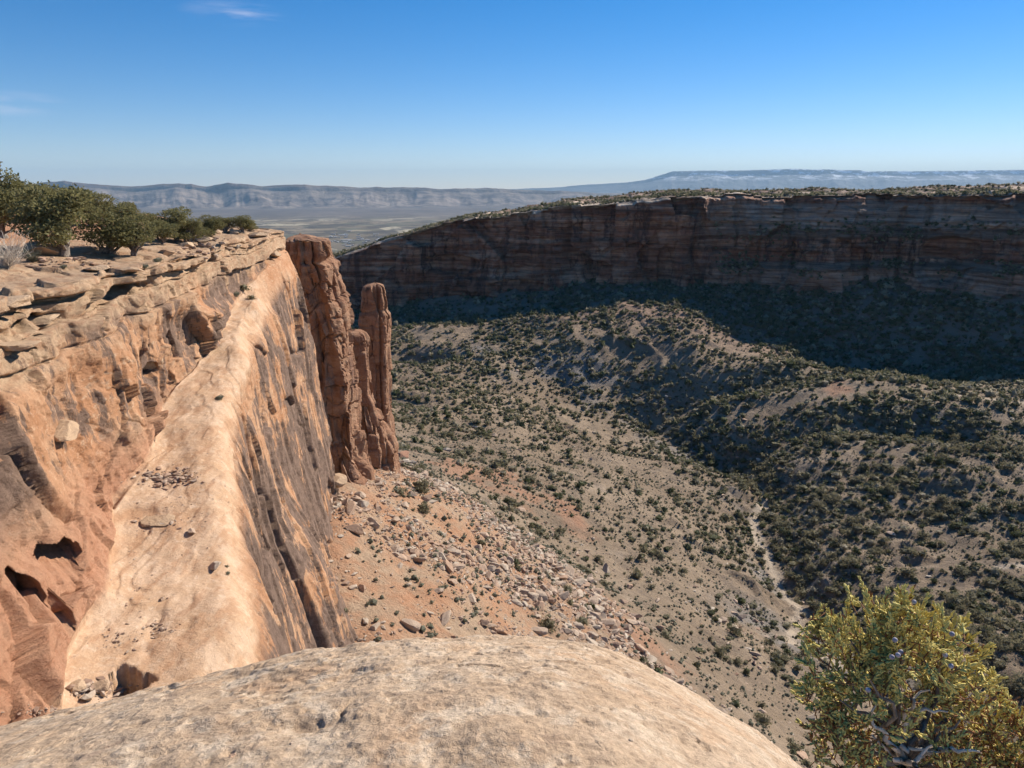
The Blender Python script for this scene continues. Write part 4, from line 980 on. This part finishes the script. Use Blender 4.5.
tuftm = [mesh_np('sage_tuft', *shrub_arr((400, 401, 412)[k], 500, .13, .66), [M_SAGE if k else M_SCRUB], smooth=False) for k in range(3)]
for a, b, sp_, k_, lab in [(220, 399, 9, 1, 'grey sage tuft growing from a crack on the bench'), (244, 290, 12, 0, 'dark green shrub at the far end of the bench'), (252, 299, 8, 0, 'small shrub just below the one at the far end of the bench'),
                    (236, 296, 9, 1, 'grey shrub left of the pair at the far end of the bench'), (228, 574, 6, 2, 'small green tuft below the lone pale stone'), (227, 567, 5, 0, 'dark dry tuft right beside the lone pale stone'),
                    (158, 262, 9, 1, 'sage tuft under the middle rim trees'), (145, 268, 9, 2, 'pale tuft in front of the dense juniper clump'), (345, 612, 10, 0, 'dark shrub at the cliff foot near the slickrock crest'), (64, 268, 8, 2, 'pale grass tuft under the largest juniper')]:
    l_, _, _ = cast(a, b)
    s = sp_ / F_PX * l_[1] * .55; o = obj('sage_tuft', tuftm[k_], loc=tuple(l_ - [0, 0, .1 * s])); o.scale = (s, s, s * .8); tag(o, lab, 'shrub', 'tufts on the cliff')

# ------------------------------------------------------------------ the juniper beside the camera, lower right
def near_juniper():
    r = np.random.default_rng(77)
    root = np.array([1.16, 1.34, 0]); root[2] = domez(root[0], root[1]) - .03
    e = bpy.data.objects.new('juniper_tree', None); COL.objects.link(e); e.location = tuple(root)
    tag(e, 'sunlit yellow green juniper with blue berries at the lower right, closest to the viewer', 'tree')
    def at(px, py, d): return P(px, py, d) - root
    hub = at(905, 762, 1.50)
    trunk = [tube(wander((0, 0, 0), hub, r, 9, .12), np.linspace(.045, .026, 9), 10)]
    ends = [(840, 700, 1.42), (815, 655, 1.55), (850, 640, 1.5), (880, 620, 1.6), (905, 640, 1.45), (930, 625, 1.6), (950, 650, 1.5), (975, 690, 1.6), (960, 720, 1.45), (1000, 730, 1.5), (1030, 760, 1.5), (870, 680, 1.4), (835, 745, 1.5), (905, 690, 1.65), (1015, 790, 1.4), (870, 740, 1.6), (925, 770, 1.4), (850, 790, 1.5)]
    dead = [((900, 745, 1.46), (940, 752, 1.43)), ((905, 712, 1.47), (948, 712, 1.45)), ((898, 760, 1.44), (872, 735, 1.43)), ((885, 740, 1.42), (876, 705, 1.41)), ((950, 750, 1.42), (980, 752, 1.4)), ((915, 765, 1.4), (932, 745, 1.4)), ((905, 712, 1.47), (930, 690, 1.46))]
    limbs = []; lo_ = []
    for (a, b, d) in ends:
        q = at(a, b, d); pth = wander(hub + (q - hub) * .05, q, r, 8, .12); limbs.append(pth); lo_.append(tube(pth, np.linspace(.009, .002, 8), 6))
    obj('trunk', mesh_np('trunk', *cat_arr(trunk + lo_), [M_BARK]), e)
    dv = []
    for a, b in dead:
        p0, p1 = at(*a), at(*b); dv.append(tube(wander(p0, p1, r, 7, .2), np.linspace(.006, .002, 7), 7)); dv.append(tube(wander(hub, p0, r, 5, .1), np.linspace(.009, .006, 5), 7))
    obj('dead_branch', mesh_np('dead_branch', *cat_arr(dv), [M_DEAD]), e)
    # sprays: each a stem with scale-leaf twiglets
    blobs = [(845, 660, 1.50, 42), (880, 630, 1.55, 40), (915, 640, 1.48, 44), (945, 655, 1.55, 40), (820, 640, 1.55, 20), (870, 700, 1.48, 48), (830, 715, 1.5, 32), (925, 690, 1.6, 42), (960, 690, 1.5, 36), (975, 725, 1.55, 38), (1010, 745, 1.5, 42), (1045, 770, 1.5, 50), (840, 765, 1.45, 42), (885, 760, 1.58, 34), (950, 775, 1.42, 36), (905, 610, 1.55, 18), (875, 612, 1.55, 15), (815, 620, 1.58, 11), (990, 780, 1.5, 45), (812, 690, 1.5, 17), (900, 800, 1.5, 60), (1000, 700, 1.5, 14)]
    w_ = np.array([b[3] ** 2.0 for b in blobs]); w_ /= w_.sum()
    C0, AX = [], []; stems = []
    for s in range(1050):
        bx = blobs[r.choice(len(blobs), p=w_)]; c = at(bx[0], bx[1], bx[2]); rad = bx[3] / F_PX * 1.7
        d = r.normal(size=3); d /= np.linalg.norm(d); c = c + d * rad * r.uniform(.2, 1.0) ** .5 * [1, 1.2, 1]
        ax = d * .7 + np.array([-.05, 0, .5]) + r.normal(size=3) * .5; ax /= np.linalg.norm(ax)
        Ls = r.uniform(.03, .065); stems.append((c - ax * Ls * .9, c + ax * Ls * .2))
        nt_ = r.integers(13, 26)
        for k in range(nt_):
            t = k / nt_; base = c + ax * Ls * (t - .5)
            sd = r.normal(size=3); sd -= ax * sd.dot(ax); sd /= np.linalg.norm(sd)
            a2 = ax * r.uniform(.5, 1.1) + sd * r.uniform(.3, .9) * (1.15 - t); a2 /= np.linalg.norm(a2)
            C0.append(base + sd * .0015); AX.append(np.append(a2, r.uniform(.007, .016)))
    C0 = np.array(C0); A4 = np.array(AX); AX = A4[:, :3]; L = A4[:, 3:4]; n = len(C0); print('twiglets', n)
    sd = np.cross(AX, r.normal(size=(n, 3))); sd /= np.linalg.norm(sd, axis=1, keepdims=True); s2 = np.cross(AX, sd)
    bend = r.normal(size=(n, 3)) * .15
    rings = []
    for t, rad in ((0, .0014), (.35, .0022), (.8, .0023), (1.0, .0011)):
        cc = C0 + AX * L * t + bend * L * t * t
        for a in range(5):
            th = a * 2 * math.pi / 5; rings.append(cc + (math.cos(th) * sd + math.sin(th) * s2) * rad)
    V = np.stack(rings, 1).reshape(-1, 3); Fq = []
    for i in range(3):
        for j in range(5): Fq.append((i * 5 + j, i * 5 + (j + 1) % 5, (i + 1) * 5 + (j + 1) % 5, (i + 1) * 5 + j))
    Fq = np.array(Fq); F = (Fq[None] + (np.arange(n) * 20)[:, None, None]).reshape(-1, 4)
    # a share of reddish dry twigs deep inside
    dry = (C0[:, 2] < hub[2] + .17) & (r.random(n) < .30) | (r.random(n) < .035)
    mi = np.repeat(dry.astype(int), 15)
    obj('crown', mesh_np('crown', V, F, [M_TWIG, M_TWIGB], mat_idx=mi), e)
    obj('twigs', mesh_np('twigs', *cat_arr([tube([a, (a + b) / 2 + r.normal(size=3) * .002, b], [.0016, .0013, .001], 4) for a, b in stems]), [M_TWIGB]), e)
    bv, bf = ICO2; bme = mesh_np('berry', bv * .0056, bf, [M_BERRY])
    for (a, b, d) in [(895, 640, 1.38), (892, 657, 1.38), (898, 655, 1.37), (951, 666, 1.38), (945, 655, 1.4), (914, 602, 1.5), (952, 634, 1.4), (901, 652, 1.39), (868, 690, 1.35)]:
        o = obj('berry', bme, e); o.location = tuple(at(a, b, d))
near_juniper()

# twigs and a few stone flakes lying on the slickrock
flk = [(230, 630), (108, 762)]
for (a, b, s, lab) in [(232, 757, 9, 'small brown flake of stone at the lower left of the slickrock'), (292, 744, 5, 'dark crumb of rock on the lower slickrock'), (631, 741, 6, 'small dark chip on the lower right of the slickrock'), (320, 723, 5, 'dark pebble on the middle of the slickrock')]:
    place_rock('rock_flake', a, b, s, M_TALROCK, lab, 'flakes on the slickrock', .4, cat='stone', sub=ICO2)

# ------------------------------------------------------------------ the town in the valley
m = Mat('building_paint'); m.color(m.mix(m.rand(), (.62, .60, .55), (.40, .35, .30))); M_HOUSE = m.m
m = Mat('roof_sheet', .6, .4); m.color(m.mix(m.rand(), (.80, .79, .76), (.24, .19, .16))); M_ROOF = m.m
wb = mesh_np('walls', [(-.5, -.5, 0), (.5, -.5, 0), (.5, .5, 0), (-.5, .5, 0), (-.5, -.5, 1), (.5, -.5, 1), (.5, .5, 1), (-.5, .5, 1)], [(0, 1, 5, 4), (1, 2, 6, 5), (2, 3, 7, 6), (3, 0, 4, 7), (4, 5, 6, 7)], [M_HOUSE], smooth=False)
rb = mesh_np('roof', [(-.53, -.54, 1), (.53, -.54, 1), (.53, .54, 1), (-.53, .54, 1), (-.53, 0, 1.45), (.53, 0, 1.45)], [(0, 1, 5, 4), (2, 3, 4, 5), (0, 3, 2, 1)], [M_ROOF], smooth=False)
rb2 = bpy.data.meshes.new('roof'); rb2.from_pydata([(-.53, -.54, 1.002), (.53, -.54, 1.002), (.53, .54, 1.002), (-.53, .54, 1.002), (-.53, 0, 1.45), (.53, 0, 1.45)], [], [(0, 1, 5, 4), (2, 3, 4, 5), (0, 3, 2, 1), (0, 4, 3), (1, 2, 5)]); rb2.materials.append(M_ROOF)
spots = []
for i in range(64):
    a = RNG.normal(352, 20); b = RNG.normal(241, 3.6)
    if 322 < a < 430 and 228 < b < 252: spots.append((a, b))
for a, b in spots:
    p = PZ(a, b, -432); e = bpy.data.objects.new('valley_building', None); COL.objects.link(e); e.location = tuple(p)
    L = RNG.uniform(14, 60); e.scale = (L, RNG.uniform(10, 26), RNG.uniform(4, 8)); e.rotation_euler = (0, 0, RNG.choice([0, 1.5708]) + .2)
    tag(e, 'pale low building of the distant valley town', 'building', 'buildings of the town in the valley'); obj('walls', wb, e); obj('roof', rb2, e)

# ------------------------------------------------------------------ the air
hz = mesh_np('haze', [(-75000, -22000, -520), (75000, -22000, -520), (75000, 62000, -520), (-75000, 62000, -520), (-75000, -22000, 1500), (75000, -22000, 1500), (75000, 62000, 1500), (-75000, 62000, 1500)],
             [(0, 3, 2, 1), (4, 5, 6, 7), (0, 1, 5, 4), (1, 2, 6, 5), (2, 3, 7, 6), (3, 0, 4, 7)], smooth=False)
mh = bpy.data.materials.new('air_haze'); mh.use_nodes = True; hn = mh.node_tree; hn.nodes.clear()
pv = hn.nodes.new('ShaderNodeVolumePrincipled'); pv.inputs['Density'].default_value = 1.8e-5; pv.inputs['Color'].default_value = (.50, .76, 1, 1); pv.inputs['Anisotropy'].default_value = 0.0
ho = hn.nodes.new('ShaderNodeOutputMaterial'); hn.links.new(pv.outputs[0], ho.inputs['Volume'])
hz.materials.append(mh)
tag(obj('haze', hz), kind='stuff')
